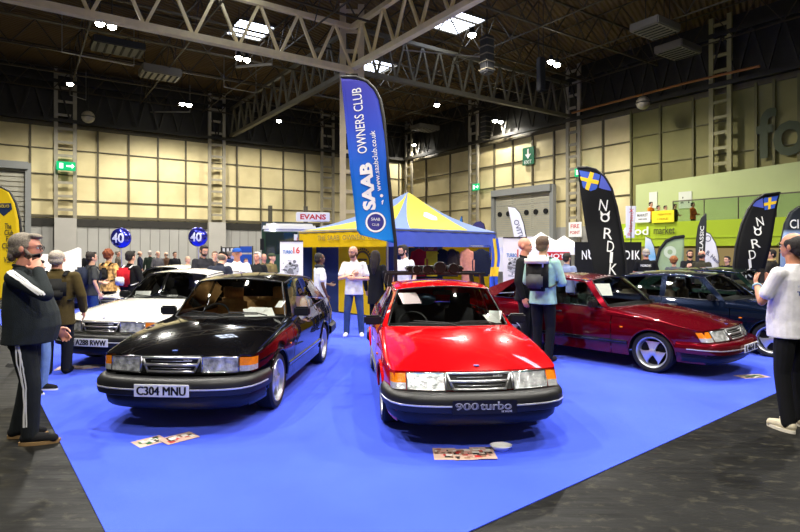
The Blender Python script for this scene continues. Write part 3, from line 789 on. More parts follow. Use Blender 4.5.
    if open_front:
        k = MB(); slab(k, [(jl + .04, 0, -.03, .06, .115), (1.2, 0, -.03, .06, .12), (1.42, 0, .0, .045, .10)]); k.map(up); k.build('undershirt', cloth(open_front), root, smooth=True)
    root['_'] = 0; del root['_']
    info = dict(root=root, top=topo, up=up, HD=HD, arms=arms, UP=UP)
    return info
def on_surface(o, vs, dirn, lift=.003):
    """lay flat lettering onto a garment: cast each point along dirn (in the person's own frame)"""
    me = o.data; bv = BVHTree.FromPolygons([v.co for v in me.vertices], [tuple(p.vertices) for p in me.polygons])
    d = Vector(dirn).normalized(); out = []; last = None
    for v in vs:
        hit = bv.ray_cast(v - d * 1.0, d)
        p = hit[0] if hit[0] is not None else v
        out.append(p - d * lift)
    return out
def backpack(label, who, c1, c2, size=(.30, .17, .42), group=None, top_col=None):
    """a rucksack worn on the back; stands as a thing of its own"""
    r0 = who['root']; r = thing('backpack', label, 'backpack', r0.location, r0.rotation_euler.z, group, r0.scale)
    UP = who['UP']; b = MB()
    b.box((0, .115 + size[1] / 2, 1.25), (size[0], size[1], size[2])); b.map(lambda p: UP @ p); b.build('main_pouch', cloth(c1), r, bevel=.05, smooth=True)
    p = MB(); p.box((0, .125 + size[1], 1.17), (size[0] * .78, .07, size[2] * .45)); p.map(lambda q: UP @ q); p.build('front_pocket', cloth(c2), r, bevel=.025, smooth=True)
    if top_col:
        t = MB(); t.box((0, .13 + size[1] * .5, 1.25 + size[2] * .46), (size[0] * 1.06, size[1] * 1.25, .17)); t.map(lambda q: UP @ q); t.build('lid', cloth(top_col), r, bevel=.05, smooth=True)
    for sg in (1, -1):
        s = MB(); pts = [(.10 * sg, .13, 1.44), (.115 * sg, .05, 1.505), (.118 * sg, -.06, 1.475), (.122 * sg, -.135, 1.36), (.15 * sg, -.12, 1.22), (.185 * sg, .0, 1.12), (.15 * sg, .13, 1.08)]
        for i in range(len(pts) - 1): s.bar(UP @ Vector(pts[i]), UP @ Vector(pts[i + 1]), .045, .012)
        s.build('strap', cloth(c2), r)
    return r
# ------------------------------------------------------------------ the exhibition hall
E1 = Vector((.824, .566, 0)); E2 = Vector((-.566, .824, 0)); C0 = Vector((.51, 56, 0))
UPV = Vector((0, 0, 1))
def LW(t, off=0.0, z=0.0): return C0 - E1 * t - E2 * off + UPV * z          # along the wall to the left of the corner
def RW(t, off=0.0, z=0.0): return C0 - E2 * t - E1 * off + UPV * z          # along the wall to the right of the corner
def lw_t(px, off=0.0):
    d = (px - 400) / F; B = C0 - E2 * off; return (B.x - d * B.y) / (E1.x - d * E1.y)
def rw_t(px, off=0.0):
    d = (px - 400) / F; B = C0 - E1 * off; return (B.x - d * B.y) / (E2.x - d * E2.y)
def lw(px, py, off=0.0): p = LW(lw_t(px, off), off); return p + UPV * zat(py, p.y)
def rw(px, py, off=0.0): p = RW(rw_t(px, off), off); return p + UPV * zat(py, p.y)
EAVE = 10.6; CEIL = 14.6

# floor
fm = mat('hall floor', (11, 11, 10), .55, var=.35, scale=1.3, bump=.12, bscale=9, mix=(20, 20, 19), spec=.12)
nt = fm.node_tree; tcn = [n for n in nt.nodes if n.type == 'TEX_COORD'][0]; bs = nt.nodes['Principled BSDF']
mp = nt.nodes.new('ShaderNodeMapping'); mp.inputs['Rotation'].default_value = (0, 0, -.6); mp.inputs['Scale'].default_value = (.5, 6, 1)
n3 = nt.nodes.new('ShaderNodeTexNoise'); n3.inputs['Scale'].default_value = 2.2; n3.inputs['Detail'].default_value = 6; n3.inputs['Roughness'].default_value = .7
nt.links.new(tcn.outputs['Object'], mp.inputs['Vector']); nt.links.new(mp.outputs['Vector'], n3.inputs['Vector'])
mr = nt.nodes.new('ShaderNodeMapRange'); mr.inputs['From Min'].default_value = .3; mr.inputs['From Max'].default_value = .7; mr.inputs['To Min'].default_value = .36; mr.inputs['To Max'].default_value = .62
nt.links.new(n3.outputs['Fac'], mr.inputs['Value'])
# pale scuffs and specks worn into the concrete
n4 = nt.nodes.new('ShaderNodeTexNoise'); n4.inputs['Scale'].default_value = 5.5; n4.inputs['Detail'].default_value = 9; n4.inputs['Roughness'].default_value = .72
mp4 = nt.nodes.new('ShaderNodeMapping'); mp4.inputs['Rotation'].default_value = (0, 0, .6); mp4.inputs['Scale'].default_value = (1.2, 2.0, 1)
nt.links.new(tcn.outputs['Object'], mp4.inputs['Vector']); nt.links.new(mp4.outputs['Vector'], n4.inputs['Vector'])
r4 = nt.nodes.new('ShaderNodeValToRGB'); r4.color_ramp.elements[0].position = .54; r4.color_ramp.elements[1].position = .72; r4.color_ramp.elements[0].color = (0, 0, 0, 1); r4.color_ramp.elements[1].color = (.6, .6, .6, 1)
mx4 = nt.nodes.new('ShaderNodeMixRGB'); mx4.inputs['Color2'].default_value = lin((84, 80, 66))
src = bs.inputs['Base Color'].links[0].from_socket
nt.links.new(n4.outputs['Fac'], r4.inputs['Fac']); nt.links.new(r4.outputs['Color'], mx4.inputs['Fac']); nt.links.new(src, mx4.inputs['Color1']); nt.links.new(mx4.outputs['Color'], bs.inputs['Base Color']); nt.links.new(mr.outputs['Result'], bs.inputs['Roughness'])
fl = MB(); fl.add([(-70, -12, 0), (70, -12, 0), (70, 62, 0), (-70, 62, 0)], [(0, 1, 2, 3)]); fl.add([(-70, -12, -.2), (70, -12, -.2), (70, 62, -.2), (-70, 62, -.2)], [(3, 2, 1, 0)])
tag(fl.build('floor', fm), kind='structure')
# carpet
cm = mat('blue carpet', (52, 82, 238), .95, var=.05, scale=.9, bump=.35, bscale=260, sheen=.2, mix=(58, 88, 242), spec=.15)
ca = Vector((-1.83, 3.413, 0)); cb = Vector((.434, 3.413, 0)); d1 = Vector((.783, .622, 0)); d2 = Vector((-.622, .783, 0))
w = cb - ca; kk = -w.dot(d2)      # corner: from ca back along -d2, then along d1 to cb
corner = ca - d2 * kk
cp = MB(); cp.prism([corner, corner + d1 * 19, corner + d1 * 19 + d2 * 17.5, corner + d2 * 17.5], (0, 0, .008))
tag(cp.build('carpet', cm), 'bright blue exhibition carpet laid over the dark hall floor', 'carpet')
for k in range(1, 8):
    if k in (2, 4, 6):
        a = corner + d2 * (2.05 * k); sm = MB(); sm.bar(a + Vector((0, 0, .0083)), a + d1 * 19 + Vector((0, 0, .0083)), .012, .001)

# walls
wallm = mat('cream wall panels', (208, 192, 142), .7, var=.09, scale=.35, mix=(220, 206, 158), bump=.05, bscale=3)
olive = mat('green spill wall panels', (122, 118, 66), .7, var=.10, scale=.35, mix=(136, 130, 78))  # cream panels with dimmer light and green fascia spill put into the colour
greyp = mat('grey wall cladding', (168, 166, 160), .6, var=.05, scale=.6)
mull = mat('wall mullions', (92, 84, 62), .6, var=.1, scale=3)
darkm = mat('dark girder', (36, 33, 26), .6, var=.2, scale=3)
steel = mat('cream painted steel', (226, 206, 150), .5, var=.08, scale=2)
steeld = mat('grey painted steel', (88, 82, 64), .5, var=.08, scale=2)
colm = mat('grey column paint', (150, 143, 124), .55, var=.08, scale=2)
ceilm = mat('ceiling deck', (116, 88, 40), .9, var=.25, scale=.5, mix=(86, 66, 32))
def wall(name, fn, L, splits, facing):
    """splits: (t0, t1, material index) along the wall above the grey skirting band"""
    mb = MB()
    for (t0, t1, z0, z1, mi) in splits:
        mb.cm = mi; mb.add([fn(t0, 0, z0), fn(t1, 0, z0), fn(t1, 0, z1), fn(t0, 0, z1)], [(0, 1, 2, 3)])
        mb.add([fn(t0, -.3, z0), fn(t1, -.3, z0), fn(t1, -.3, z1), fn(t0, -.3, z1)], [(3, 2, 1, 0)])
    return tag(mb.build(name, [wallm, greyp, olive, darkm], recalc=False), kind='structure')
wall('wall_left', LW, 75, [(-.3, 60, 4.0, EAVE, 0), (-.3, 60, 0, 4.0, 1), (-.3, 60, EAVE, CEIL, 3)], 1)
tO = rw_t(632)
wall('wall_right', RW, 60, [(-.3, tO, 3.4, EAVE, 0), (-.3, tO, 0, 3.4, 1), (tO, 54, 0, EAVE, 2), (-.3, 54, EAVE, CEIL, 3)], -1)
bk = MB(); bk.add([LW(60), LW(60) - E2 * 55, LW(60) - E2 * 55 + UPV * CEIL, LW(60) + UPV * CEIL], [(0, 1, 2, 3)]); 
ce = MB(); a, b, c = C0 - E1 * 62 + E2 * .3, C0 + E1 * .3 + E2 * .3, C0 + E1 * .3 - E2 * 56
d_ = a + c - b
ce.add([p + UPV * CEIL for p in (a, b, c, d_)], [(0, 1, 2, 3)])
ceo = ce.build('ceiling', ceilm, recalc=False); tag(ceo, kind='structure')
# corrugated deck: ribs in the bump of the ceiling material
nt = ceilm.node_tree; tcn = [n for n in nt.nodes if n.type == 'TEX_COORD'][0]
wv = nt.nodes.new('ShaderNodeTexWave'); wv.inputs['Scale'].default_value = 1.1; mp = nt.nodes.new('ShaderNodeMapping'); mp.inputs['Rotation'].default_value = (0, 0, .968 - .37)
nt.links.new(tcn.outputs['Object'], mp.inputs['Vector']); nt.links.new(mp.outputs['Vector'], wv.inputs['Vector'])
bp = nt.nodes.new('ShaderNodeBump'); bp.inputs['Strength'].default_value = .8; bp.inputs['Distance'].default_value = .15; nt.links.new(wv.outputs['Fac'], bp.inputs['Height']); nt.links.new(bp.outputs['Normal'], nt.nodes['Principled BSDF'].inputs['Normal'])

# mullions and rails
def wall_grid(name, fn, tl, ts, zs, z0, zr, width=.16, m=mull):
    mb = MB()
    for t in ts: mb.bar(fn(t, .06, z0), fn(t, .06, EAVE), width, .12, up=(E1 if fn is LW else E2))
    for (z, h, t0, t1) in zs: mb.bar(fn(t0, .05, z), fn(t1, .05, z), .10, h)
    return tag(mb.build(name, m), kind='structure')
tcl = [lw_t(x) for x in (325, 215, 65)]; bay = (tcl[2] - tcl[0]) / 2
cols_l = [tcl[0] + bay * k for k in range(-1, 4)]
ts = []
for c in cols_l[:-1]:
    for k in range(1, 5): ts.append(c + bay * k / 5.0)
ts = [t for t in ts if t > .3]
wall_grid('trim_1', LW, 60, ts, [(z, .07, 0, 44) for z in (8.9, 7.1, 5.3)] + [(4.15, .18, 0, 44), (EAVE, .3, 0, 44)], 4.0, 0)
mb = MB(); mb.bar(LW(0, .04, 3.72), LW(42, .04, 3.72), .1, .55); tag(mb.build('trim_2', darkm), kind='structure')
mb = MB()
for k in range(0, 60): mb.bar(LW(.7 * k + .2, .02, 0), LW(.7 * k + .2, .02, 3.45), .03, .03)
tag(mb.build('trim_3', mat('cladding joint', (128, 126, 120), .7)), kind='structure')
tcr = [rw_t(x) for x in (478, 578, 725)]
ts = []
segs = [(0, tcr[0], 3), (tcr[0], tcr[1], 5), (tcr[1], rw_t(632), 2)]
for a, b, n in segs:
    for k in range(1, n + 1): ts.append(a + (b - a) * k / n)
wall_grid('trim_4', RW, 50, ts, [(z, .07, 0, rw_t(632)) for z in (8.7, 6.9, 5.3)] + [(EAVE, .3, 0, 54)], 3.4, 0)
ts = [rw_t(x) for x in (632, 661, 694, 757, 775, 800)]
wall_grid('trim_5', RW, 50, ts, [(8.9, .05, rw_t(632), rw_t(728)), (7.1, .05, rw_t(632), 50)], 5.0, 0, .2, mat('green spill mullions', (104, 100, 58), .6))  # mullion colour also carries the painted green spill

# lattice columns
def lattice_column(p, axis, w, zt, step=1.0, m=colm, post=.16, z0=0.0):
    mb = MB(); q = axis.normalized(); n = q.cross(UPV)
    for s in (-1, 1): mb.bar(p + q * (s * w / 2) + UPV * z0, p + q * (s * w / 2) + UPV * zt, post, post * 1.5, up=tuple(q))
    z = z0 + .6
    while z < zt: mb.bar(p - q * w / 2 + UPV * z, p + q * w / 2 + UPV * z, .10, .18); z += step
    return tag(mb.build('lattice_column', m), kind='structure')
for i, x in enumerate((325, 215, 65)):
    lattice_column(LW(lw_t(x), .5), E1, 1.15, CEIL, .95, z0=4.0)
    mb = MB(); mb.box(LW(lw_t(x), .5, 2.0), (1.35, .4, 4.0), rz=math.atan2(E1.y, E1.x)); tag(mb.build('column_casing', mat('column casing', (176, 172, 164), .6, var=.04, scale=1)), kind='structure')
for x in (413, 478, 578, 725): lattice_column(RW(rw_t(x), .5), E2, .95, CEIL, .85, m=colm if x < 700 else mat('green spill column tint', (140, 134, 88), .55, var=.06, scale=2), z0=0 if x < 700 else 4.2)  # rightmost column has the green spill painted into its colour
# the free-standing column where the main trusses meet
HUB = Vector(((352 - 400) / F * 28.8, 28.8, 0))
lattice_column(HUB, Vector((1, .1, 0)), .95, CEIL, 1.05, m=mat('pale column paint', (206, 190, 148), .5, var=.06, scale=2), post=.22)

# main roof trusses
def truss(p, q, z0, z1, n, m, w0=.45, w1=.35, wd=.16, name='truss_beam', both=True):
    mb = MB(); p, q = Vector(p), Vector(q); d = (q - p) / n; side = d.normalized().cross(UPV)
    mb.bar(p + UPV * z0, q + UPV * z0, w0, w0 * .8); mb.bar(p + UPV * z1, q + UPV * z1, w1, w1)
    for i in range(n):
        a, b = p + d * i, p + d * (i + 1); mid = (a + b) / 2
        mb.bar(a + UPV * z0, mid + UPV * z1, wd, wd); mb.bar(mid + UPV * z1, b + UPV * z0, wd, wd)
    return tag(mb.build(name, m), kind='structure')
pL = HUB - E1 * 24; pR = HUB + E1 * ((tcl[1]) - 0)
uR = (RW(0) - HUB).dot(E1); vL = (LW(0) - HUB).dot(E2)
truss(HUB - E1 * 24, HUB, 11.15, 13.4, 12, steel, .36, .24, .13)
truss(HUB + E1 * .3, HUB + E1 * (uR - .4), 11.15, 13.4, 14, steeld, .28, .2, .11)
truss(HUB, HUB + E2 * (vL - .4), 11.15, 13.4, 12, steeld, .30, .2, .12)
truss(HUB - E2 * 22, HUB, 11.3, 13.4, 11, steel, .32, .24, .12)
# wall-head girders above the panels
truss(LW(0, .5), LW(44, .5), EAVE + .25, 13.6, 30, darkm, .3, .25, .12)
truss(RW(0, .5), RW(52, .5), EAVE + .25, 13.6, 36, darkm, .3, .25, .12)
# space-frame bars under the deck
thin = mat('roof frame steel', (64, 54, 36), .55, .2, var=.1, scale=2)
for k in range(-2, 6):
    a = HUB + E2 * (4.4 * k + 2.2)
    if k in (2, 3): pass
    L1 = 24; truss(a - E1 * L1, a + E1 * (uR - .5), 12.9, 14.4, 18, thin, .10, .10, .06)
for k in range(-4, 5):
    a = HUB + E1 * (4.6 * k + 2.3)
    truss(a - E2 * 16, a + E2 * (vL - .5), 12.8, 14.45, 16, thin, .07, .07, .045)
# service runs hung below the deck
for (a, b, r) in (((62, 52), (134, 66), .05), ((70, 95), (86, 100), .05), ((138, 112), (190, 112), .08), ((224, 87), (256, 93), .04), ((403, 50), (482, 57), .06), ((236, 67), (272, 64), .12)):
    z = 12.4; p = Vector(((a[0] - 400) / F, 1, 0)) * ((z - EYE) * F / (HOR - a[1])); q = Vector(((b[0] - 400) / F, 1, 0)) * ((z - EYE) * F / (HOR - b[1]))
    mb = MB(); mb.bar(p + UPV * z, q + UPV * z, r, r); mb.bar(p + UPV * z, p + UPV * 14.5, .03); mb.bar(q + UPV * z, q + UPV * 14.5, .03); tag(mb.build('service_beam', mat('galvanised pipe', (150, 146, 136), .4, .5)), kind='structure')
# long orange pipe along the wall on the right
mb = MB(); mb.tube([rw(572, 113, 1.2), rw(690, 82, 1.2), rw(760, 66, 1.2)], .07, 8); tag(mb.build('trim_6', mat('orange pipe', (150, 96, 40), .5)), kind='structure')

def roofpt(px, py, z):
    y = (z - EYE) * F / (HOR - py); return Vector(((px - 400) / F * y, y, z))
# roof lights
skym = emis('daylight', (226, 236, 255), 9.0)
for i, (px, py, wx, wy) in enumerate(((458, 23, 2.1, 2.6), (250, 30, 2.1, 2.6), (378, 66, 2.1, 2.6), (236, -50, 2.1, 2.6), (640, -60, 2.1, 2.6))):
    p = roofpt(px, py, CEIL - .06)
    mb = MB(); mb.prism([p + E1 * sx * wx / 2 + E2 * sy * wy / 2 for sx, sy in ((-1, -1), (1, -1), (1, 1), (-1, 1))], (0, 0, .03)); wo = tag(mb.build('window_%d' % (i + 1), skym), kind='structure')
    fr = MB()
    for s in (-1, 1):
        fr.bar(p + E1 * s * wx / 2 - E2 * wy / 2, p + E1 * s * wx / 2 + E2 * wy / 2, .12); fr.bar(p + E2 * s * wy / 2 - E1 * wx / 2, p + E2 * s * wy / 2 + E1 * wx / 2, .12)
    fr.bar(p - E1 * wx / 2 - UPV * .04, p + E1 * wx / 2 - UPV * .04, .05); fr.build('window_frame', steeld, wo)
# high-bay lamps
lampm = emis('lamp glow', (255, 250, 232), 60.0); housing = mat('lamp housing', (40, 40, 42), .5, .4)
LZ = 11.9
def bay_lamp(p, power, label, grp, r=.19):
    t = thing('high_bay_lamp', label, 'ceiling lamp', p, 0, grp)
    h = MB(); h.lathe([(.05, .36), (.10, .34), (.12, .22), (r + .04, .05), (r + .03, .03), (r, .04)], 16); h.build('housing', housing, t, smooth=True)
    l = MB(); l.lathe([(.001, -.13), (r * .5, -.11), (r * .87, -.05), (r, .03)], 16); l.build('lens', lampm, t)
    s = MB(); s.bar((0, 0, .34), (0, 0, CEIL - p.z), .03); s.build('suspension_rod', housing, t)
    L = bpy.data.lights.new('lamp', 'SPOT'); L.energy = power; L.spot_size = 2.78; L.spot_blend = .5; L.shadow_soft_size = .13; L.color = (1.0, .955, .86)
    lo = bpy.data.objects.new('lamp_beam', L); COL.objects.link(lo); lo.parent = t; lo.location = (0, 0, -.16)
    return t
seen = [(100, 24), (112, 27), (70, 84), (182, 104), (189, 105), (239, 58), (247, 60), (279, 121), (437, 105), (414, 145), (495, 121), (501, 122), (551, 62), (557, 65), (472, 35)]
PW = 3300
for (px, py) in seen:
    q = roofpt(px, py, LZ); dw = min((C0 - q).dot(E2), (C0 - q).dot(E1)); pw = PW * min(1.0, max(.50, (dw / 7) ** 1.2))
    bay_lamp(q, pw, 'small bright high-bay lamp hung under the dark roof deck', 'high-bay lamps under the roof')
for (x, y) in ((-7, 6), (0, 4.5), (7, 6.5), (-4.2, 10.5), (3.5, 11), (11, 12), (-11, 12), (-2, -3), (6, -3)):
    bay_lamp(Vector((x, y, LZ)), PW, 'small bright high-bay lamp hung under the dark roof deck', 'high-bay lamps under the roof')

# hung units under the roof
def unit(px, py, z, size, rz, name, label, cat, m, extra=None):
    p = roofpt(px, py, z); t = thing(name, label, cat, p, rz)
    b = MB(); b.box((0, 0, 0), size); b.build('casing', m, t, bevel=min(size) * .12)
    g = MB()
    for k in range(6): g.box((size[0] * (-.4 + .16 * k), 0, -size[2] * .52), (size[0] * .05, size[1] * .8, .03))
    g.build('grille', DARK, t)
    r = MB()
    for s in (-1, 1): r.bar((s * size[0] * .4, 0, size[2] * .5), (s * size[0] * .4, 0, CEIL - z), .03)
    r.build('hanger', housing, t)
    return t
gm = mat('heater casing', (112, 106, 92), .5, .2); gd = mat('dark casing', (34, 34, 36), .5)
ang = math.atan2(E1.y, E1.x)
unit(160, 73, 12.6, (2.2, 1.6, .5), ang, 'air_heater', 'square grey air heater hung high over the white cars', 'air heater', gm)
unit(118, 47, 13.2, (2.6, 1.8, .4), ang, 'roof_fan_unit', 'dark flat fan unit under the roof near the upper left lamps', 'fan unit', gd)
unit(655, 28, 12.6, (2.0, 1.5, .4), ang, 'air_heater', 'grey air heater hung over the right side, upper of two', 'air heater', gm)
unit(678, 50, 12.2, (2.0, 1.5, .4), ang, 'air_heater', 'grey air heater hung over the right side, lower of two', 'air heater', gm)
unit(425, 128, 12.6, (2.2, 1.5, .4), ang, 'air_heater', 'far grey air heater hung above the tent peak', 'air heater', gm)
def lantern(px, py, z, label):
    p = roofpt(px, py, z); t = thing('speaker_cluster', label, 'speaker', p, ang)
    b = MB(); b.box((0, 0, 0), (.55, .55, 1.9)); b.build('casing', gd, t, bevel=.06)
    c = MB()
    for k in range(5): c.box((0, 0, -.76 + .38 * k), (.6, .6, .05))
    c.build('hoop', gm, t)
    r = MB(); r.bar((0, 0, .9), (0, 0, CEIL - z), .04); r.build('hanger', housing, t)
lantern(487, 55, 11.6, 'tall black cylinder speaker hanging right of the skylight'); lantern(486, 127, 11.2, 'small far black speaker hanging below the right truss')
unit(541, 74, 10.9, (.42, .3, 1.7), ang, 'hanging_speaker', 'upright black speaker box hanging beside two lamps', 'speaker', gd)
for (px, py, lab, rr) in ((88, 117, 'grey globe hung in front of the left wall head', .42), (643, 103, 'grey globe hung in front of the right wall head', .38)):
    p = roofpt(px, py, 10.9 if px < 200 else 10.2); t = thing('hanging_globe', lab, 'globe', p)
    b = MB(); b.sphere((0, 0, 0), rr, 20, 14); b.build('globe', mat('globe skin', (150, 142, 124), .4, var=.2, scale=3), t, smooth=True)
    c = MB(); c.bar((0, 0, rr * .95), (0, 0, CEIL - p.z), .03); c.tube([(rr * math.cos(a) * 1.01, rr * math.sin(a) * 1.01, 0) for a in np.linspace(0, 2 * PI, 20, endpoint=False)], .03, 5, closed=True); c.build('hanger', gd, t)

# exit signs
GRN = emis('exit green', (30, 190, 116), 1.4); WL = emis('sign white', (235, 255, 240), 2.2)
EXG = mat('exit board green', (16, 104, 70), .5)
def exit_sign(p, ax, w, h, label, down=False):
    t = thing('exit_sign', label, 'exit sign', p, math.atan2(ax.y, ax.x))
    b = MB(); b.box((0, 0, 0), (w, .1, h)); b.build('sign_box', EXG if down else GRN, t, bevel=.01)
    a = MB()
    if down:
        a.box((0, -.06, h * .2), (w * .12, .02, h * .4)); a.prism([(-w * .26, -.07, h * .1), (0, -.07, -h * .16), (w * .26, -.07, h * .1)], (0, .02, 0)); vs, fs = text_fit('EXIT', w * .62, h * .2); a.add([v + Vector((0, -.06, -h * .34)) for v in vs], fs)
    else:
        a.box((-w * .25, -.06, 0), (w * .2, .02, h * .6)); a.prism([(w * .02, -.07, h * .1), (w * .3, -.07, h * .1), (w * .3, -.07, h * .3), (w * .44, -.07, 0), (w * .3, -.07, -h * .3), (w * .3, -.07, -h * .1), (w * .02, -.07, -h * .1)], (0, .02, 0))
    a.build('pictogram', WHITEP if down else WL, t)
exit_sign(lw(66, 166, .95), E1, 1.15, .6, 'lit green exit sign on the far left lattice column')
exit_sign(rw(581, 172, .95), -E2, 1.0, .55, 'lit green exit sign beside the top of the large black flag')
exit_sign(rw(476, 187, .95), -E2, .8, .55, 'small green exit sign on the column left of the shutter')
exit_sign(rw(528.5, 156, .15), -E2, 1.15, 1.35, 'green down-arrow exit sign high above the shutter', True)

# roller shutters
shm = mat('shutter grey', (186, 182, 164), .5, .0, var=.05, scale=2)
def shutter(name, fn, t0, t1, z0, z1, ax, label, winrow=None):
    root = tag(bpy.data.objects.new(name, None), kind='structure'); COL.objects.link(root); root['kind'] = 'structure'
    mb = MB(); n = 22
    for k in range(n):
        z = z0 + (z1 - z0) * (k + .5) / n; mb.bar(fn(t0, .25, z), fn(t1, .25, z), .08, (z1 - z0) / n * .82)
    mb.build('door_shutter', shm, root)
    f = MB()
    for t in (t0, t1): f.bar(fn(t, .35, 0), fn(t, .35, z1 + .3), (.34), .34, up=(E1 if fn is LW else E2))
    f.bar(fn(t0, .45, z1 + .1), fn(t1, .45, z1 + .1), .5, .5); f.build('door_frame', mat('shutter frame', (140, 142, 140), .5, .0), root)
    if winrow:
        w = MB()
        for k in range(6):
            p = fn(t0 + (t1 - t0) * (k + .7) / 6.4, .34, winrow); w.lathe([(.001, -.06), (.20, -.06), (.20, .06)], 14, 'y', M=Matrix.Translation(p) @ Matrix.Rotation(math.atan2(-E2.y, -E2.x), 4, 'Z'))
        w.build('porthole', DARK, root)
        o = MB(); o.add([fn(t0 + .3, .2, 0), fn(t1 - .3, .2, 0), fn(t1 - .3, .2, z0), fn(t0 + .3, .2, z0)], [(0, 1, 2, 3)]); o.build('door_opening', emis('bright doorway', (246, 240, 255), .9), root)
    return root
ta, tb = rw_t(497), rw_t(556)
shutter('door_1', RW, ta, tb, zat(236, RW(tb).y), zat(189, RW(tb).y), E2, '', zat(213, RW((ta + tb) / 2).y))
shutter('door_2', LW, lw_t(28), lw_t(-30), 0, 7.4, E1, '')
# food hall balcony on the right
lime = mat('lime fascia', (166, 190, 24), .55, var=.03, scale=.5); paleg = mat('pale green parapet', (182, 192, 136), .7, var=.05, scale=.4)
OF = 4.0
b0, b1 = rw_t(606, OF), rw_t(850, OF)
zf0 = zat(246, RW(rw_t(690, OF), OF).y); zf1 = zat(221, RW(rw_t(690, OF), OF).y)
fa = MB()
fa.prism([RW(b0, OF, zf0), RW(b1, OF, zf0), RW(b1, OF, zf1), RW(b0, OF, zf1)], E1 * .25)
fa.bar(RW(b0, OF - 2, zf1 - .75), RW(b1, OF - 2, zf1 - .75), OF, .2)
fa.bar(RW(b0, OF + .02, (zf0 + zf1) / 2 - .2), RW(b1, OF + .02, (zf0 + zf1) / 2 - .2), .03, .05)
tag(fa.build('wall_balcony', lime), kind='structure')
pp = MB(); zp = 5.75
pp.prism([RW(b0, 1.0, zf1), RW(b1, 1.0, zf1), RW(b1, 1.0, zp + .4), RW(b0, 1.0, zp)], E1 * .2); tag(pp.build('wall_parapet', paleg), kind='structure')
gb = MB(); g0 = rw_t(672, OF); gb.prism([RW(g0, OF - .1, zf1), RW(b1, OF - .1, zf1), RW(b1, OF - .1, zf1 + 1.05), RW(g0, OF - .1, zf1 + 1.05)], E1 * .02)
bal = thing('glass_balustrade', 'glass balustrade along the food hall balcony edge', 'balustrade', RW(g0, OF - .1, zf1)); gbo = gb.build('glazing', glassmat('balustrade glass', (228, 238, 226)), bal); gbo.matrix_parent_inverse = bal.matrix_world.inverted()
SC.view_layers[0].update(); gbo.matrix_parent_inverse = Matrix.Translation(-bal.location)
hr = MB(); hr.bar(RW(g0, OF - .1, zf1 + 1.07), RW(b1, OF - .1, zf1 + 1.07), .06)
t = g0
while t < b1: hr.bar(RW(t, OF - .1, zf1), RW(t, OF - .1, zf1 + 1.07), .04); t += 1.6
ho = hr.build('handrail', steeld, bal); ho.matrix_parent_inverse = Matrix.Translation(-bal.location)
def rsign(name, label, cat, px, py, off, txt, w, h, m, tm, board=None, ax=None, font=.012, bz=0, spacing=1.0, place=None):
    p = place or rw(px, py, off); ax = ax or -E2; t = thing(name, label, cat, p, math.atan2(ax.y, ax.x))
    if board: b = MB(); b.box((0, .03, 0), (board[0], .05, board[1])); b.build('board', m, t)
    for (tx, x, z, ww, hh, mm) in (txt if isinstance(txt, list) else [(txt, 0, 0, w, h, tm)]):
        vs, fs = text_fit(tx, ww, hh, offset=font, spacing=spacing); k = MB(); k.add([v + Vector((x, -.005 if board else -.03, z)) for v in vs], fs); k.build('lettering', mm, t)
    return t
yF = RW(rw_t(668, OF), OF).y
def wpx(n, y): return n * y / F * 1.16
def span(pa, pb, off): return rw_t(pb, off) - rw_t(pa, off)
pm_ = rw(652, 230.5, OF + .06); tm_ = rw_t(652, OF + .06)
rsign('food_market_sign', 'white and dark food market lettering on the lime balcony fascia', 'sign', 652, 230.5, OF + .06, [('food', (rw_t(636.5, OF) - tm_), 0, span(624, 649, OF), .46, WHITEP), ('market', rw_t(665, OF) - tm_, 0, span(654.5, 675.5, OF), .40, mat('dark olive letter', (60, 66, 20), .6))], 0, 0, None, None)
rsign('food_letter_sign', 'huge dark green food lettering high on the right wall', 'sign', 815, 126, .2, 'food', 5.2, 2.6, None, mat('dark green letter', (52, 62, 26), .6), font=.02)
rsign('balcony_banner', 'white printed banner on the balcony front beside the yellow one', 'banner', 642.5, 217, OF + .12, [('MARKET', 0, .10, .7 * span(635, 650, OF), .16, mat('grey print', (90, 90, 90), .6)), ('STREET FOOD', 0, -.12, .6 * span(635, 650, OF), .09, mat('grey print', (90, 90, 90), .6))], 0, 0, WHITEP, None, board=(span(635, 650, OF), .56))
rsign('balcony_banner', 'bright yellow banner hung on the balcony front', 'banner', 662.5, 216.5, OF + .12, [('FRESH FOOD', .1, .12, .6 * span(651.5, 673.5, OF), .10, mat('yellow print', (214, 170, 10), .6)), ('HERE', 0, -.12, .5 * span(651.5, 673.5, OF), .09, mat('yellow print', (214, 170, 10), .6))], 0, 0, mat('yellow banner', (240, 226, 30), .6), None, board=(span(651.5, 673.5, OF), .64))
for i, (px, py, lab) in enumerate(((653, 200, 'small pale notice panel on the parapet behind the orange jacket'), (685, 200, 'pale notice board with dark marks on the parapet'))):
    t = rsign('notice_board', lab, 'notice board', px, py, 1.06, [('.:  .', 0, 0, .5, .4, DARK)] if i else [], 0, 0, mat('pale board', (214, 216, 206), .6), None, board=(span(649, 657, 1) if i == 0 else span(679, 692, 1), .95))
# lit counters under the balcony
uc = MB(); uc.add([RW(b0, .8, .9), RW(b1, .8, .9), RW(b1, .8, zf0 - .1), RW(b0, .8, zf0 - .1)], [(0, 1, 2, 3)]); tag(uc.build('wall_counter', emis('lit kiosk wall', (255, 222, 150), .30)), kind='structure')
uc = MB(); uc.bar(RW(b0, 1.2, .45), RW(b1, 1.2, .45), .6, .9); k_ = thing('kiosk_counter', 'long kiosk counter under the lime balcony', 'counter', RW(b0, 1.2)); q = uc.build('counter', mat('counter front', (120, 116, 92), .6), k_); q.matrix_parent_inverse = Matrix.Translation(-k_.location)
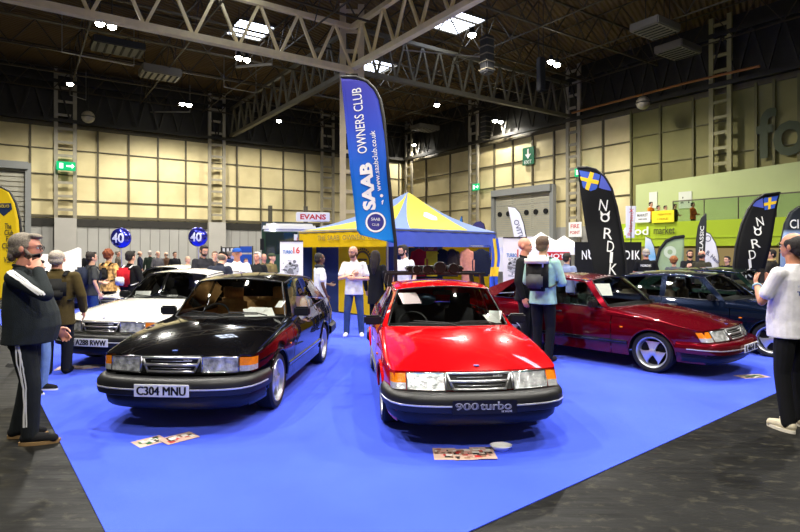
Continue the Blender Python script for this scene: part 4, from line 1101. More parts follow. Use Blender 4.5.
# ------------------------------------------------------------------ stands, flags, tent and the small things
def polyx(pts):
    ys = [p[1] for p in pts]; xs = [p[0] for p in pts]
    o = np.argsort(ys); ys = np.array(ys, float)[o]; xs = np.array(xs, float)[o]
    return lambda y: float(np.interp(y, ys, xs))
def gradmat(name, stops, rough=.6, axis='Z'):
    """printed cloth whose own colours run from one hue to the next along its height"""
    m = mat(name, stops[0][1], rough, spec=.3); nt = m.node_tree; b = nt.nodes['Principled BSDF']
    tc = [n for n in nt.nodes if n.type == 'TEX_COORD'][0]; sx = nt.nodes.new('ShaderNodeSeparateXYZ'); nt.links.new(tc.outputs['Generated'], sx.inputs[0])
    r = nt.nodes.new('ShaderNodeValToRGB'); el = r.color_ramp.elements
    el[0].position = stops[0][0]; el[0].color = lin(stops[0][1]); el[1].position = stops[-1][0]; el[1].color = lin(stops[-1][1])
    for p, c in stops[1:-1]: e = el.new(p); e.color = lin(c)
    nt.links.new(sx.outputs[axis], r.inputs['Fac']); nt.links.new(r.outputs['Color'], b.inputs['Base Color'])
    return m
class Flag:
    """a feather flag: cloth, sleeve pole, ground base; outline given as it measures against a plane at its own distance"""
    def __init__(s, label, base_px, Y, left, right, pole, m, cat='flag', group=None, edge=None, pole_r=.022, sway=.05, name='feather_flag'):
        s.Y, s.bx, s.sway = Y, base_px, sway
        s.t = thing(name, label, cat, at(base_px, Y), 0, group)
        yt = max(min(p[1] for p in left), min(p[1] for p in right)); yb = min(max(p[1] for p in left), max(p[1] for p in right))
        fl_, fr = polyx(left), polyx(right); rows = []
        for py in np.linspace(min(p[1] for p in left + right), max(p[1] for p in left + right), 40):
            a, b = fl_(py), fr(py)
            rows.append([s.loc(a + (b - a) * u, py) for u in np.linspace(0, 1, 9)])
        mb = MB(); mb.grid(rows); s.cloth = mb.build('cloth', m, s.t, smooth=True, solid=.004)
        pm = MB(); pm.tube([s.loc(x, y, .012) for x, y in pole], pole_r, 8); pm.build('pole', mat('flag pole', (24, 24, 26), .5), s.t, smooth=True)
        bm_ = MB(); bm_.lathe([(.001, .05), (.16, .045), (.20, .0)], 16); bm_.bar((0, 0, .04), (0, 0, .5), .04); bm_.build('base', DARK, s.t)
        if edge:
            e = MB(); e.tube([s.loc(x, y, -.006) for x, y in edge[1]], edge[0], 6); e.build('edge_band', edge[2] if len(edge) > 2 else DARK, s.t)
    def wave(s, x, z): return s.sway * math.sin(x * 3.2 + z * 1.3) + .5 * s.sway * math.sin(z * 3.1 - x)
    def loc(s, px, py, out=0.0):
        x = (px - s.bx) * s.Y / F; z = zat(py, s.Y); return (x, s.wave(x, z) + out, z)
    def pt(s, px, py): p = s.loc(px, py); return p[0], p[2]
    def text(s, txt, px, py, w, h, rot, m=WHITEP, font=0.0, name='lettering', spacing=1.0):
        """w, h in pixels at the flag's distance; rot in degrees, anticlockwise"""
        k = s.Y / F; vs, fs = text_fit(txt, w * k, h * k, offset=font, spacing=spacing, extrude=.001); cx, cz = s.pt(px, py); r = math.radians(rot); mb = MB(); o = []
        for v in vs:
            x = cx + v.x * math.cos(r) - v.z * math.sin(r); z = cz + v.x * math.sin(r) + v.z * math.cos(r); o.append((x, s.wave(x, z) - .006 + v.y - .006, z))
        mb.add(o, fs); return mb.build(name, m, s.t)
    def poly(s, pts, m, name='printed_panel', out=-.005, solid=0):
        # fine strip fill so that the print follows the cloth
        ys = [p[1] for p in pts]; n = 14; rows = []
        P = pts + [pts[0]]
        for py in np.linspace(min(ys) + .01, max(ys) - .01, n):
            xs = []
            for (x0, y0), (x1, y1) in zip(P[:-1], P[1:]):
                if (y0 - py) * (y1 - py) <= 0 and y0 != y1: xs.append(x0 + (x1 - x0) * (py - y0) / (y1 - y0))
            if len(xs) >= 2: rows.append([s.loc(min(xs) + (max(xs) - min(xs)) * u, py, out) for u in np.linspace(0, 1, 5)])
        mb = MB(); mb.grid(rows); return mb.build(name, m, s.t, smooth=True)
    def disc(s, px, py, r, m, name='emblem', out=-.006, r0=0.0, n=32):
        k = s.Y / F; cx, cz = s.pt(px, py); mb = MB()
        ring = lambda rr: [(cx + rr * k * math.cos(a), s.wave(cx + rr * k * math.cos(a), cz + rr * k * math.sin(a)) + out, cz + rr * k * math.sin(a)) for a in np.linspace(0, 2 * PI, n, endpoint=False)]
        mb.grid([ring(r), ring(max(r0, r * .02))], closed=True); return mb.build(name, m, s.t)

# the tall blue club flag
f = Flag('tall blue SAAB owners club feather flag rising behind the red car', 396, 10.2,
         [(341, 78), (345, 120), (350, 170), (354, 205), (357, 234), (393.5, 243)], [(341.5, 77.9), (356, 78), (366, 82), (374, 90), (379, 100), (382.5, 116), (387.5, 170), (391.5, 215), (394, 243.2)],
         [(396, 344), (395.5, 243), (392, 212), (388, 170), (383.5, 118), (380, 100), (375, 90), (367, 82), (356, 77.5), (341, 77)],
         gradmat('club flag print', [(0, (0, 128, 214)), (.35, (12, 104, 206)), (.7, (40, 68, 184)), (1, (66, 64, 168))]), pole_r=.034)
f.text('SAAB', 367.5, 186.5, 47, 13, 95.0, font=.05); f.text('OWNERS CLUB', 359.5, 121, 65, 9.5, 95.5, font=.004); f.text('www.saabclub.co.uk', 375.5, 161, 60, 5.2, 96, font=.004)
f.disc(375.5, 222, 10.5, mat('emblem indigo', (46, 44, 130), .5)); f.disc(375.5, 222, 10.2, WHITEP, 'emblem_ring', -.008, 8.4, 28)
f.text('SAAB', 375.5, 219, 9, 3, -2, name='emblem_lettering'); f.text('CLUB', 375.5, 224.5, 7, 2.4, -2, name='emblem_lettering')
f.disc(381.5, 195.5, 1.6, WHITEP, 'bird_mark'); f.text('f', 382.5, 202, 2.2, 4.4, 0, font=.03)
# black flags with the runic letters
SWB, SWY = mat('flag blue', (52, 88, 190), .6), mat('flag yellow', (236, 196, 40), .6)
FBLK = mat('black flag cloth', (15, 16, 19), .75, var=.1, scale=4, spec=.25)
def runes(f, letters, h, tilt):
    for ch, px, py, w in letters:
        if ch == 'O':
            f.text('O', px, py + .6, w, h * .8, tilt, font=.02)
            for s in (-1, 1): f.poly([(px + s * w * .12, py - h * .28), (px + s * w * .52, py - h * .62), (px + s * w * .46, py - h * .15)], WHITEP, 'horn_mark', -.007)
        else: f.text(ch, px, py, w, h, tilt, font=.0)
f = Flag('large black feather flag with white NORDIKE letters rising behind the burgundy car', 629, 12.6,
         [(578, 168), (580, 190), (586, 230), (592, 268), (597, 300)], [(578.5, 167.9), (588, 167.5), (596, 170), (604, 177), (611, 189), (617, 207), (622, 232), (626, 262), (628, 300)],
         [(629, 331), (628.5, 300), (626.5, 262), (622.6, 232), (617.6, 207), (611.6, 188.5), (604.5, 176.3), (596, 169.3), (588, 167), (578, 167.5)], FBLK, pole_r=.03)
f.poly([(579.5, 170), (600.5, 174), (597, 189), (591, 191), (583, 187.5)], SWB); f.poly([(590.5, 171.5), (594.5, 172.5), (589, 190.5), (585, 188.8)], SWY, out=-.008); f.poly([(580.2, 176.5), (599.2, 180.5), (598.2, 184.5), (581, 180.3)], SWY, out=-.008)
f.poly([(601.5, 174), (607, 179.5), (614, 191.5), (599, 188)], mat('flag violet', (78, 92, 190), .6))
runes(f, [('N', 604, 205, 8), ('O', 606, 217, 9.5), ('R', 609, 233.5, 9), ('D', 611, 246.5, 7), ('I', 611.3, 257.5, 3), ('K', 613, 269, 8), ('E', 617, 282, 7)], 11, -6)
f = Flag('leaning black feather flag with white runic letters standing behind the man in white', 733, 13.7,
         [(781.5, 193), (765, 195), (755, 201), (748, 210), (742, 225), (737, 246), (734, 280)], [(782, 193), (778, 212), (772, 234), (765, 262), (762, 280)],
         [(733, 324), (733.5, 280), (736.5, 246), (741.5, 225), (747.4, 210), (754.6, 200.6), (765, 194.4), (782, 192.4)], FBLK, pole_r=.03)
f.poly([(764, 198), (780, 195.5), (776, 208), (765, 210)], SWB); f.poly([(769.5, 197.2), (773, 196.8), (771.5, 209), (768.8, 209.4)], SWY, out=-.008); f.poly([(764.3, 203), (778.4, 200.5), (777.4, 203.6), (764.6, 206)], SWY, out=-.008)
f.poly([(763, 198), (764, 208), (751, 206), (756, 201)], mat('flag violet', (78, 92, 190), .6))
runes(f, [('N', 759, 221.5, 7), ('O', 756.3, 231.5, 7.5), ('R', 754, 243.5, 8), ('D', 751, 254.5, 6), ('I', 749.3, 263.5, 2.4), ('K', 748.5, 273, 6)], 9, 9)
def simple_flag(label, bx, Y, left, right, m, txt=None, edge=None, pole=None, tm=None):
    f = Flag(label, bx, Y, left, right, pole or [(bx, HOR + EYE * F / Y)] + [(x, y) for x, y in right[::-1]], m, pole_r=.018, sway=.03, edge=edge)
    for a in (txt or []): f.text(*a[:6], m=tm or WHITEP, font=.01)
    return f
simple_flag('slate and pale blue arched feather flag half cut off by the right frame edge', 780, 14.2, [(806, 206), (798, 207), (790, 213), (785, 224), (781, 245), (780, 275)], [(818, 206), (818, 275)], gradmat('slate print', [(0, (150, 176, 214)), (.60, (158, 184, 222)), (.66, (40, 46, 56)), (1, (30, 33, 38))]), [('CI', 793.5, 224, 8.5, 9, 0)], pole=[(780, 318), (779.5, 275), (780.6, 245), (784.6, 224), (789.6, 212.6), (798, 206.5), (806, 205.6)])
simple_flag('narrow dark feather flag with pale upright lettering below the balcony', 697, 15.5, [(706, 214), (702, 218), (699, 227), (697, 242), (696.5, 272)], [(706.3, 214), (706.4, 226), (705.2, 246), (704, 272)], mat('charcoal flag', (40, 42, 46), .7), [('CLASSIC', 701.3, 240, 28, 3.6, 87)], pole=[(697, 312), (696.5, 272), (696.8, 242), (698.7, 227), (701.7, 218), (706, 213.6)])
simple_flag('white rounded feather flag with grey badge beside the narrow dark one', 720, 16.2, [(704, 231), (704.5, 250), (706, 276)], [(704.6, 231), (711, 234), (716, 243), (719, 257), (719.5, 276)], mat('white flag', (226, 226, 232), .7), [('B. Haul', 713, 257, 16, 4, -40)], tm=mat('flag grey print', (96, 96, 120), .6)).disc(708.5, 238.5, 3.2, mat('flag grey print', (96, 96, 120), .6), r0=2.4)
simple_flag('pale green arched flag with thick black border near the burgundy car', 656, 16.6, [(683, 236.6), (674, 237.5), (666, 241), (660, 249), (656.6, 262), (656, 290)], [(683.6, 236.4), (683, 262), (682, 290)], mat('sage flag', (150, 172, 132), .7, var=.1, scale=2), edge=(.05, [(656, 290), (656.6, 262), (660, 249), (666, 241), (674, 237.5), (683.6, 236.4)]), pole=[(656, 305), (656, 290), (656.6, 262), (660, 249)]).disc(669.5, 252, 6, mat('pale print', (196, 208, 186), .6), r0=2.5)
simple_flag('small pale blue and white feather flag beyond the bald man in black', 654, 19.0, [(646, 237), (645, 250), (645, 270)], [(646.5, 236.8), (651, 239), (654, 246), (656, 256), (656, 270)], gradmat('ice print', [(0, (220, 226, 230)), (.4, (120, 180, 210)), (1, (228, 230, 226))]))
simple_flag('leaning white feather flag with dark script in front of the shutter', 528, 18.4, [(508, 207), (512, 225), (516, 245), (518, 258)], [(508.6, 206.7), (515, 207.5), (520, 213), (524, 224), (527, 240), (529, 258)], mat('white flag', (226, 226, 232), .7), [('OVITI', 518.5, 228, 17, 5, -72)], tm=mat('flag grey print', (96, 96, 120), .6))
simple_flag('dark blue arched flag peeking over the tent roof', 485, 21.0, [(470, 232), (472, 226), (476, 222), (480, 221), (481, 221), (470, 234)], [(480.2, 221), (484, 224), (486, 232), (486, 236)], mat('indigo flag', (44, 40, 96), .7))
simple_flag('small bright blue flag tip peeking over the tent roof', 464, 20.5, [(461.5, 216), (459, 222), (458, 230), (457, 240)], [(461.8, 216), (463, 224), (464, 240)], mat('azure flag', (30, 110, 180), .7))
f = simple_flag('yellow feather flag of a classic car club at the left frame edge', 21, 8.4, [(-14, 186), (-16, 230), (-16, 300)], [(-13, 186), (-2, 187), (8, 192), (14, 203), (18, 220), (20, 243), (21, 300)], mat('yellow flag', (242, 206, 18), .65, var=.03, scale=2),
    [('The', 7, 226, 7, 5.5, -3), ('Club', 8, 232.5, 9, 5.5, -3), ('For', 9, 239, 7, 5.5, -3), ('Classic', 9, 246, 15, 5.5, -3), ("'80s", 10, 253, 8, 5.5, -3), ('Volvos', 10, 260, 13, 5.5, -3)], tm=mat('flag dark print', (40, 42, 50), .6), pole=[(21, 364), (21.4, 300), (20.6, 243), (18.6, 220), (14.5, 203), (8.4, 191.4), (-2, 186.4)])
f.poly([(-6, 203), (10, 203), (11, 209), (2, 216), (-6, 209)], mat('shield navy', (30, 50, 90), .5), 'shield')
f.text('VOLVO', 3, 206, 10, 3, 0, m=mat('flag yellow print', (240, 210, 60), .6))

# black backdrop wall of the rune stand
Yb = 15.7; t = thing('backdrop_board', 'low black display wall with horned white lettering behind the burgundy roof', 'display wall', at(608, Yb))
b = MB(); b.box((0, 0, zat(242, Yb) / 2), (66 * Yb / F, .06, zat(242, Yb))); b.build('board', FBLK, t)
for s in (-1, 1): k = MB(); k.box((s * .7, .2, .02), (.06, .5, .04)); k.build('foot', DARK, t)
for tx, px in (('N', 584), ('R', 600), ('D', 627), ('I', 632), ('K', 637)):
    vs, fs = text_fit(tx, (5 if tx != 'I' else 1.6) * Yb / F, 9 * Yb / F, offset=.012); k = MB(); k.add([v + Vector(((px - 608) * Yb / F, -.035, zat(255, Yb))) for v in vs], fs); k.build('lettering', WHITEP, t)
vs, fs = text_fit('O', 7 * Yb / F, 8 * Yb / F, offset=.02); k = MB(); k.add([v + Vector(((591.5 - 608) * Yb / F, -.035, zat(255.5, Yb))) for v in vs], fs)
for s in (-1, 1): k.prism([((591.5 - 608 + s * 1) * Yb / F, -.036, zat(252, Yb)), ((591.5 - 608 + s * 4) * Yb / F, -.036, zat(249, Yb)), ((591.5 - 608 + s * 3.4) * Yb / F, -.036, zat(254, Yb))], (0, .004, 0))
k.build('lettering', WHITEP, t)

# the club tent
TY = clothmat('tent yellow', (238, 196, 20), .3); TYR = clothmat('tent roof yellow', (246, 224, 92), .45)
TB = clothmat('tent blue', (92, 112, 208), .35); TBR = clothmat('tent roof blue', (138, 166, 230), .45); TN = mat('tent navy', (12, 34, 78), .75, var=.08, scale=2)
PC = at(387.5, 13.0); u1 = Vector((-.707, .707, 0)); u2 = Vector((.707, .707, 0)); LA, LB = 3.65, 4.4
tent = thing('gazebo_tent', 'yellow and blue peaked club gazebo with a navy back wall', 'tent', PC)
zv0, zv1 = 1.83, 2.27; PKL = Vector((403 - 387.5, 0, 0)); peak = u1 * LA / 2 + u2 * LB / 2 + UPV * 3.42 + Vector((.25, 0, 0))
def q3(v): return tuple(v)
K0, K1, K2, K3 = Vector((0, 0, zv1)), u1 * LA + UPV * zv1, u1 * LA + u2 * LB + UPV * zv1, u2 * LB + UPV * zv1
def roof_face(a, b, m, nm):
    mb = MB(); rows = []
    for s_ in np.linspace(0, 1, 9):
        r = []
        for w_ in np.linspace(0, 1, 9):
            p = a.lerp(b, w_).lerp(peak, s_); r.append(q3(p - UPV * (.16 * math.sin(PI * s_) * (1 - .0 * w_))))
        rows.append(r)
    mb.grid(rows); return mb.build(nm, m, tent, smooth=True)
def roof_patch(a, b, pts, m, out):
    n = (b - a).cross(peak - a).normalized()
    if n.z < 0: n = -n
    rows = []
    for s_, w0, w1 in pts: rows.append([q3(a.lerp(b, w0 + (w1 - w0) * k).lerp(peak, s_) - UPV * (.16 * math.sin(PI * s_)) + n * out) for k in np.linspace(0, 1, 5)])
    mb = MB(); mb.grid(rows); return mb.build('roof_print', m, tent, smooth=True)
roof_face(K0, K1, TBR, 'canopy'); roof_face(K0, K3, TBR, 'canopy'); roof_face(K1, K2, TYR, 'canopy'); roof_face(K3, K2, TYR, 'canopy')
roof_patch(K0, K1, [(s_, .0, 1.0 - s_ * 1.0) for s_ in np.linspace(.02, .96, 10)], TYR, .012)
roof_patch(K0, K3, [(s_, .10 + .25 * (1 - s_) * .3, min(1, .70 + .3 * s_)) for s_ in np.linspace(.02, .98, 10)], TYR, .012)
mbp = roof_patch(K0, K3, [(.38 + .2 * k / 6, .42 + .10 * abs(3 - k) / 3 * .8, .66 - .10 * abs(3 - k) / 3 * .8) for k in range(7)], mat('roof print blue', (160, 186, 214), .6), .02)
def valance(a, b, m, nm):
    mb = MB(); rows = []
    for z in np.linspace(zv1, zv0, 5):
        rows.append([q3(Vector((p.x, p.y, z)) + (b - a).normalized().cross(UPV) * (.012 * math.sin(k * 1.9 + z * 14) + .02 * (zv1 - z))) for k, p in enumerate([a.lerp(b, w_) for w_ in np.linspace(0, 1, 30)])])
    mb.grid(rows); return mb.build(nm, m, tent, smooth=True)
va = valance(K1, K0, TY, 'valance'); valance(K0, K3, TB, 'valance'); valance(K3, K2, TY, 'valance'); valance(K2, K1, TB, 'valance')
dx = (K0 - K1).normalized(); nx = dx.cross(UPV)
for tx, x0, ww in (('THE', -1.05, .34), ('SAAB', -.54, .50), ('OWNERS', .28, .88), ('CLUB', 1.05, .46)):
    vs, fs = text_fit(tx, ww, .13, offset=.008); mb = MB(); mb.add([K1.lerp(K0, .60) + dx * (v.x + x0) + UPV * (v.z - .20) + nx * .05 for v in vs], fs); mb.build('valance_lettering', mat('valance print', (150, 130, 70), .6), tent)
for p in (K0, K1, K2, K3):
    mb = MB(); mb.bar((p.x, p.y, 0), (p.x, p.y, zv1), .045, .045); mb.box((p.x, p.y, .01), (.14, .14, .02)); mb.build('leg', mat('tent pole', (160, 164, 168), .3, .8), tent)
mb = MB()
for a, b in ((K0, K1), (K1, K2), (K2, K3), (K3, K0)): mb.bar(a - UPV * .04, b - UPV * .04, .03)
mb.build('truss_bar', mat('tent pole', (160, 164, 168), .3, .8), tent)
for a, b, ya, yb in ((K1, K2, .1, .42), (K2, K3, .45, .98)):
    rows = [[q3(Vector((p.x, p.y, z)) - (b - a).normalized().cross(UPV) * (.03 * math.sin(k * 1.3))) for k, p in enumerate([a.lerp(b, w_) for w_ in np.linspace(0, 1, 24)])] for z in (zv1 - .02, 1.2, .02)]
    mb = MB(); mb.grid(rows); mb.build('back_wall', TN, tent, smooth=True)
    rows = [[q3(Vector((p.x, p.y, z)) - (PC * 0 + (b - a).normalized().cross(UPV)) * (.03 * math.sin(k * 1.3) - .05)) for k, p in enumerate([a.lerp(b, w_) for w_ in np.linspace(ya, yb, 12)])] for z in (zv1 - .05, 1.2, .05)]
    mb = MB(); mb.grid(rows); mb.build('yellow_wall_panel', TY, tent, smooth=True)
# half wall beside the entrance: navy with the printed yellow sheet seen between the men
a, b = K0 + u1 * LA * 1.0, K0 + u1 * .2
mb = MB(); mb.grid([[q3(Vector((p.x, p.y, z))) for p in [K0.lerp(K1, w_) + u2 * .6 for w_ in np.linspace(.02, 1, 12)]] for z in (zv1 - .02, 1.2, .02)]); mb.build('side_wall', TN, tent)
mb = MB(); mb.grid([[q3(Vector((p.x, p.y, z))) for p in [K0.lerp(K1, w_) + u2 * .57 for w_ in np.linspace(.18, .70, 10)]] for z in (zv1 - .03, 1.2, .05)]); mb.build('yellow_side_sheet', TY, tent)
ec = K0.lerp(K1, .42) + u2 * .555; ec.z = 1.42
mb = MB()
for k in range(28):
    a_ = 2 * PI * k / 28; mb.box(q3(ec + dx * (.36 * math.cos(a_)) + UPV * .36 * math.sin(a_)), (.05, .012, .05), rz=math.atan2(dx.y, dx.x))
def ringm(mb, r0, r1): mb.grid([[q3(ec + dx * (r * math.cos(a_)) + UPV * r * math.sin(a_)) for a_ in np.linspace(0, 2 * PI, 32, endpoint=False)] for r in (r0, r1)], closed=True)
ringm(mb, .26, .32)
for z in (.08, -.02, -.12): mb.box(q3(ec + UPV * z), (.34, .012, .05), rz=math.atan2(dx.y, dx.x))
mb.build('printed_emblem', mat('emblem brown', (92, 70, 20), .6), tent)
# clothes rail with garments
rail_a, rail_b = K3 - u2 * 3.2 + u1 * 1.0, K3 - u2 * .25 + u1 * 1.0
rail_a = at(408, 15.2); rail_b = at(490, 15.2)
rl = thing('clothes_rail', 'long metal clothes rail inside the tent', 'clothes rail', (rail_a + rail_b) / 2)
L_ = (rail_b - rail_a).length; mb = MB(); mb.bar((-L_ / 2, 0, 1.86), (L_ / 2, 0, 1.86), .03); mb.build('rail', CHROME, rl)
for s in (-1, 1): mb = MB(); mb.bar((s * L_ / 2, 0, .03), (s * L_ / 2, 0, 1.86), .035); mb.bar((s * L_ / 2, -.25, .03), (s * L_ / 2, .25, .03), .05); mb.build('upright', CHROME, rl)
def garment(px, label, rgb, w=.42, ln=.78, cat='jacket'):
    p = at(px, 15.2); t = thing('hanging_' + cat, label, cat, p)
    mb = MB(); slab(mb, [(1.80 - ln, 0, 0, w * .46, .07), (1.45, 0, 0, w * .44, .08), (1.62, 0, 0, w * .46, .07), (1.70, 0, 0, w * .40, .06), (1.78, 0, 0, w * .14, .05)])
    for s in (-1, 1): limb(mb, [(s * w * .38, 0, 1.66), (s * w * .52, 0, 1.45), (s * w * .50, -.01, 1.12)], [.065, .06, .05], 8)
    put('fabric', remesh(mb, .016, 2), cloth(rgb), t)
    h = MB(); h.tube([(0, 0, 1.74), (0, 0, 1.83), (.012, 0, 1.862), (0, 0, 1.88), (-.012, 0, 1.87)], .005, 5); h.bar((-w * .36, 0, 1.70), (0, 0, 1.75), .012); h.bar((w * .36, 0, 1.70), (0, 0, 1.75), .012); h.build('hanger', CHROME, t)
garment(419, 'red top hanging on the tent rail beside the man in a polo', (150, 14, 20)); garment(433, 'yellow printed top on the tent rail under a small maroon sign', (206, 176, 24), .40)
garment(442, 'black jacket on the tent rail next to the yellow top', (16, 17, 20), .46); garment(452, 'dark brown jacket with pale collar on the tent rail', (46, 36, 30), .38)
garment(467, 'dusty pink long top hanging alone on the tent rail', (196, 130, 108), .34, .95); garment(481, 'dark navy jacket at the far right of the tent rail', (18, 24, 44), .44)
rsign('maroon_sign', 'small maroon sign hung over the clothes rail', 'sign', 0, 0, 0, [('SWEDISH', 0, .025, .22, .05, mat('gold print', (196, 150, 60), .5)), ('SHOP', 0, -.04, .14, .045, mat('gold print', (196, 150, 60), .5))], 0, 0, mat('maroon board', (96, 18, 22), .5), None, board=(.34, .2), ax=Vector((1, 0, 0)), place=at(431, 15.0, zat(247.5, 15.0)))
# blue and yellow cloth hung by the right tent leg
p = at(494.5, 14.6); t = thing('draped_flag', 'blue and yellow cloth flag draped down the right tent pole', 'flag', p)
mb = MB(); rows = [[(x + .03 * math.sin(z * 5), .05 * math.sin(x * 28 + z), z) for x in np.linspace(-.11, .11, 14)] for z in np.linspace(.55, 2.05, 20)]; mb.grid(rows); mb.build('cloth', mat('flag blue', (52, 88, 190), .6), t, smooth=True)
mb = MB(); mb.grid([[(x + .03 * math.sin(z * 5), .05 * math.sin(x * 28 + z) - .008, z) for x in np.linspace(-.11, .11, 14)] for z in np.linspace(1.05, 1.3, 5)]); mb.grid([[(x + .03 * math.sin(z * 5), .05 * math.sin(x * 28 + z) - .008, z) for x in np.linspace(-.02, .05, 6)] for z in np.linspace(1.3, 2.05, 8)]); mb.build('yellow_cross', SWY, t, smooth=True)
mb = MB(); mb.bar((0, .06, 0), (0, .06, 2.08), .03); mb.box((0, .06, .015), (.3, .3, .03)); mb.build('stand', DARK, t)
# white marquee further back
Yw = 20.0; wm = mat('white canvas', (240, 238, 238), .6, bump=.15, bscale=4)
def white_tent(px, Y, w, zp, ze, label):
    t = thing('white_marquee', label, 'tent', at(px, Y)); mb = MB(); h = w / 2
    cs = [(-h, -h), (h, -h), (h, h), (-h, h)]
    for (a, b) in zip(cs, cs[1:] + cs[:1]):
        rows = []
        for s_ in np.linspace(0, 1, 8): rows.append([((a[0] + (b[0] - a[0]) * k) * (1 - s_), (a[1] + (b[1] - a[1]) * k) * (1 - s_), ze + (zp - ze) * s_ - .25 * math.sin(PI * s_)) for k in np.linspace(0, 1, 5)])
        mb.grid(rows)
        mb.add([(a[0], a[1], ze), (b[0], b[1], ze), (b[0], b[1], ze - .28), (a[0], a[1], ze - .28)], [(0, 1, 2, 3)])
    mb.build('canopy', wm, t)
    for a in cs: k = MB(); k.bar((a[0] * .98, a[1] * .98, 0), (a[0] * .98, a[1] * .98, ze), .05); k.build('leg', steeld, t)
    return t
white_tent(541, 21.5, 3.4, 2.45, 1.86, 'white pointed marquee behind the man in the aqua hoodie'); white_tent(564, 25.5, 3.2, 2.42, 1.84, 'second white marquee just right of and behind the first')
rsign('red_banner', 'small red banner with white letters under the white marquee', 'banner', 0, 0, 0, 'HOT', .6, .16, mat('banner red', (190, 24, 28), .6), WHITEP, board=(.95, .28), ax=Vector((1, 0, 0)), place=at(556, 18.9, zat(256, 18.9)))
rsign('fire_point_sign', 'white board with red fire point lettering on the lattice column', 'sign', 575, 229.5, 1.3, [('FIRE', 0, .22, .7, .26, mat('sign red', (200, 40, 40), .5)), ('POINT', 0, -.2, .8, .22, mat('sign red', (200, 40, 40), .5))], 0, 0, WHITEP, None, board=(1.05, 1.0))
# hanging white banner with red script
f = Flag('narrow upright white banner with red script below the balcony corner', 630, 20.0, [(625.5, 206), (626, 238)], [(636, 206.5), (634.5, 237.5)], [(631, 298), (631, 206)], mat('white flag', (226, 226, 232), .7), sway=.01, name='banner_stand', cat='banner')
f.text('PetersenX', 630.5, 222, 27, 4, 86, m=mat('sign red', (200, 40, 40), .5))
# roller banners with the engine picture
def roller(px0, px1, ytop, Y, label, txts):
    px = (px0 + px1) / 2; w = (px1 - px0) * Y / F; zt = zat(ytop, Y); t = thing('roller_banner', label, 'banner', at(px, Y))
    b = MB(); b.box((0, 0, .05), (w * 1.04, .18, .10)); b.build('base', mat('roller base', (150, 150, 152), .4, .5), t, bevel=.01)
    s = MB(); s.box((0, 0, .1 + (zt - .1) / 2), (w, .008, zt - .1)); s.build('sheet', mat('banner sheet', (232, 230, 234), .5), t)
    p = MB(); p.bar((0, .03, .1), (0, .03, zt), .02); p.box((0, 0, zt), (w, .03, .03)); p.build('support_pole', CHROME, t)
    for tx, x, z, ww, hh, m in txts: vs, fs = text_fit(tx, ww * w, hh, offset=.02); k = MB(); k.add([v + Vector((x * w, -.007, zt - z)) for v in vs], fs); k.build('lettering', m, t)
    e = MB(); rnd = random.Random(5 + px0); e.cm = 2; e.add([(w * .33 * math.cos(q), -.0048, zt - .66 + .16 * math.sin(q)) for q in np.linspace(0, 2 * PI, 24, endpoint=False)], [tuple(range(24))])
    for k in range(46):
        x, z = rnd.gauss(0, .15) * w, zt - .66 + rnd.gauss(0, .10); x = max(-.38 * w, min(.38 * w, x)); sz = rnd.uniform(.012, .045); e.cm = rnd.choice((0, 1, 2, 0, 2))
        y = -.0055 - .0004 * k / 46
        if k % 3: e.add([(x + sz * math.cos(q), y, z + sz * math.sin(q)) for q in np.linspace(0, 2 * PI, 12, endpoint=False)], [tuple(range(12))])
        else: e.add([(x - sz * 1.6, y, z - sz * .2), (x + sz * 1.4, y, z - sz * .7), (x + sz * 1.6, y, z + sz * .2), (x - sz * 1.4, y, z + sz * .8)], [(0, 1, 2, 3)])
    e.build('engine_print', [mat('print grey', (110, 110, 116), .6), mat('print dark', (50, 50, 56), .6), mat('print light', (176, 178, 186), .6)], t)
    return t
PB, PR = mat('print blue', (30, 110, 190), .5), mat('print red', (206, 36, 40), .5)
roller(280, 303, 241, 12.6, 'white roller banner with turbo 16 lettering behind the black car', [('TURBO', -.16, .25, .42, .075, PB), ('16', .22, .21, .28, .15, PR)])
roller(503, 527, 237.5, 12.4, 'white roller banner with engine print standing behind the burgundy tail', [('TURBO', -.14, .40, .42, .085, PB), ('16', .24, .35, .30, .17, PR)])
# exhibition panel far left
Yp = 24.0; t = thing('display_panel', 'far blue and lilac display panels with black header beyond the capped man', 'display panel', at(242, Yp))
for x0, x1, y0, y1, m in ((221, 233, 247, 253, BLACKI), (233, 240, 247, 253, BLACKI), (240, 252, 246, 253, mat('panel blue', (30, 82, 190), .5)), (222, 239, 254, 268, mat('panel lilac', (190, 184, 232), .5)), (240, 252, 254, 268, mat('panel blue', (30, 82, 190), .5))):
    mb = MB(); mb.box((((x0 + x1) / 2 - 242) * Yp / F, 0, (zat(y0, Yp) + zat(y1, Yp)) / 2), ((x1 - x0 - .6) * Yp / F, .05, zat(y0, Yp) - zat(y1, Yp) - .03)); mb.build('panel', m, t)
mb = MB()
for k in range(3): mb.box(((224 + 4 * k - 242) * Yp / F, -.03, zat(250, Yp)), (.1, .01, .16))
mb.build('header_lettering', WHITEP, t)
mb = MB()
for px in (221, 239.6, 252.4): mb.bar(((px - 242) * Yp / F, .04, 0), ((px - 242) * Yp / F, .04, zat(246, Yp)), .05)
mb.build('frame_post', steeld, t)
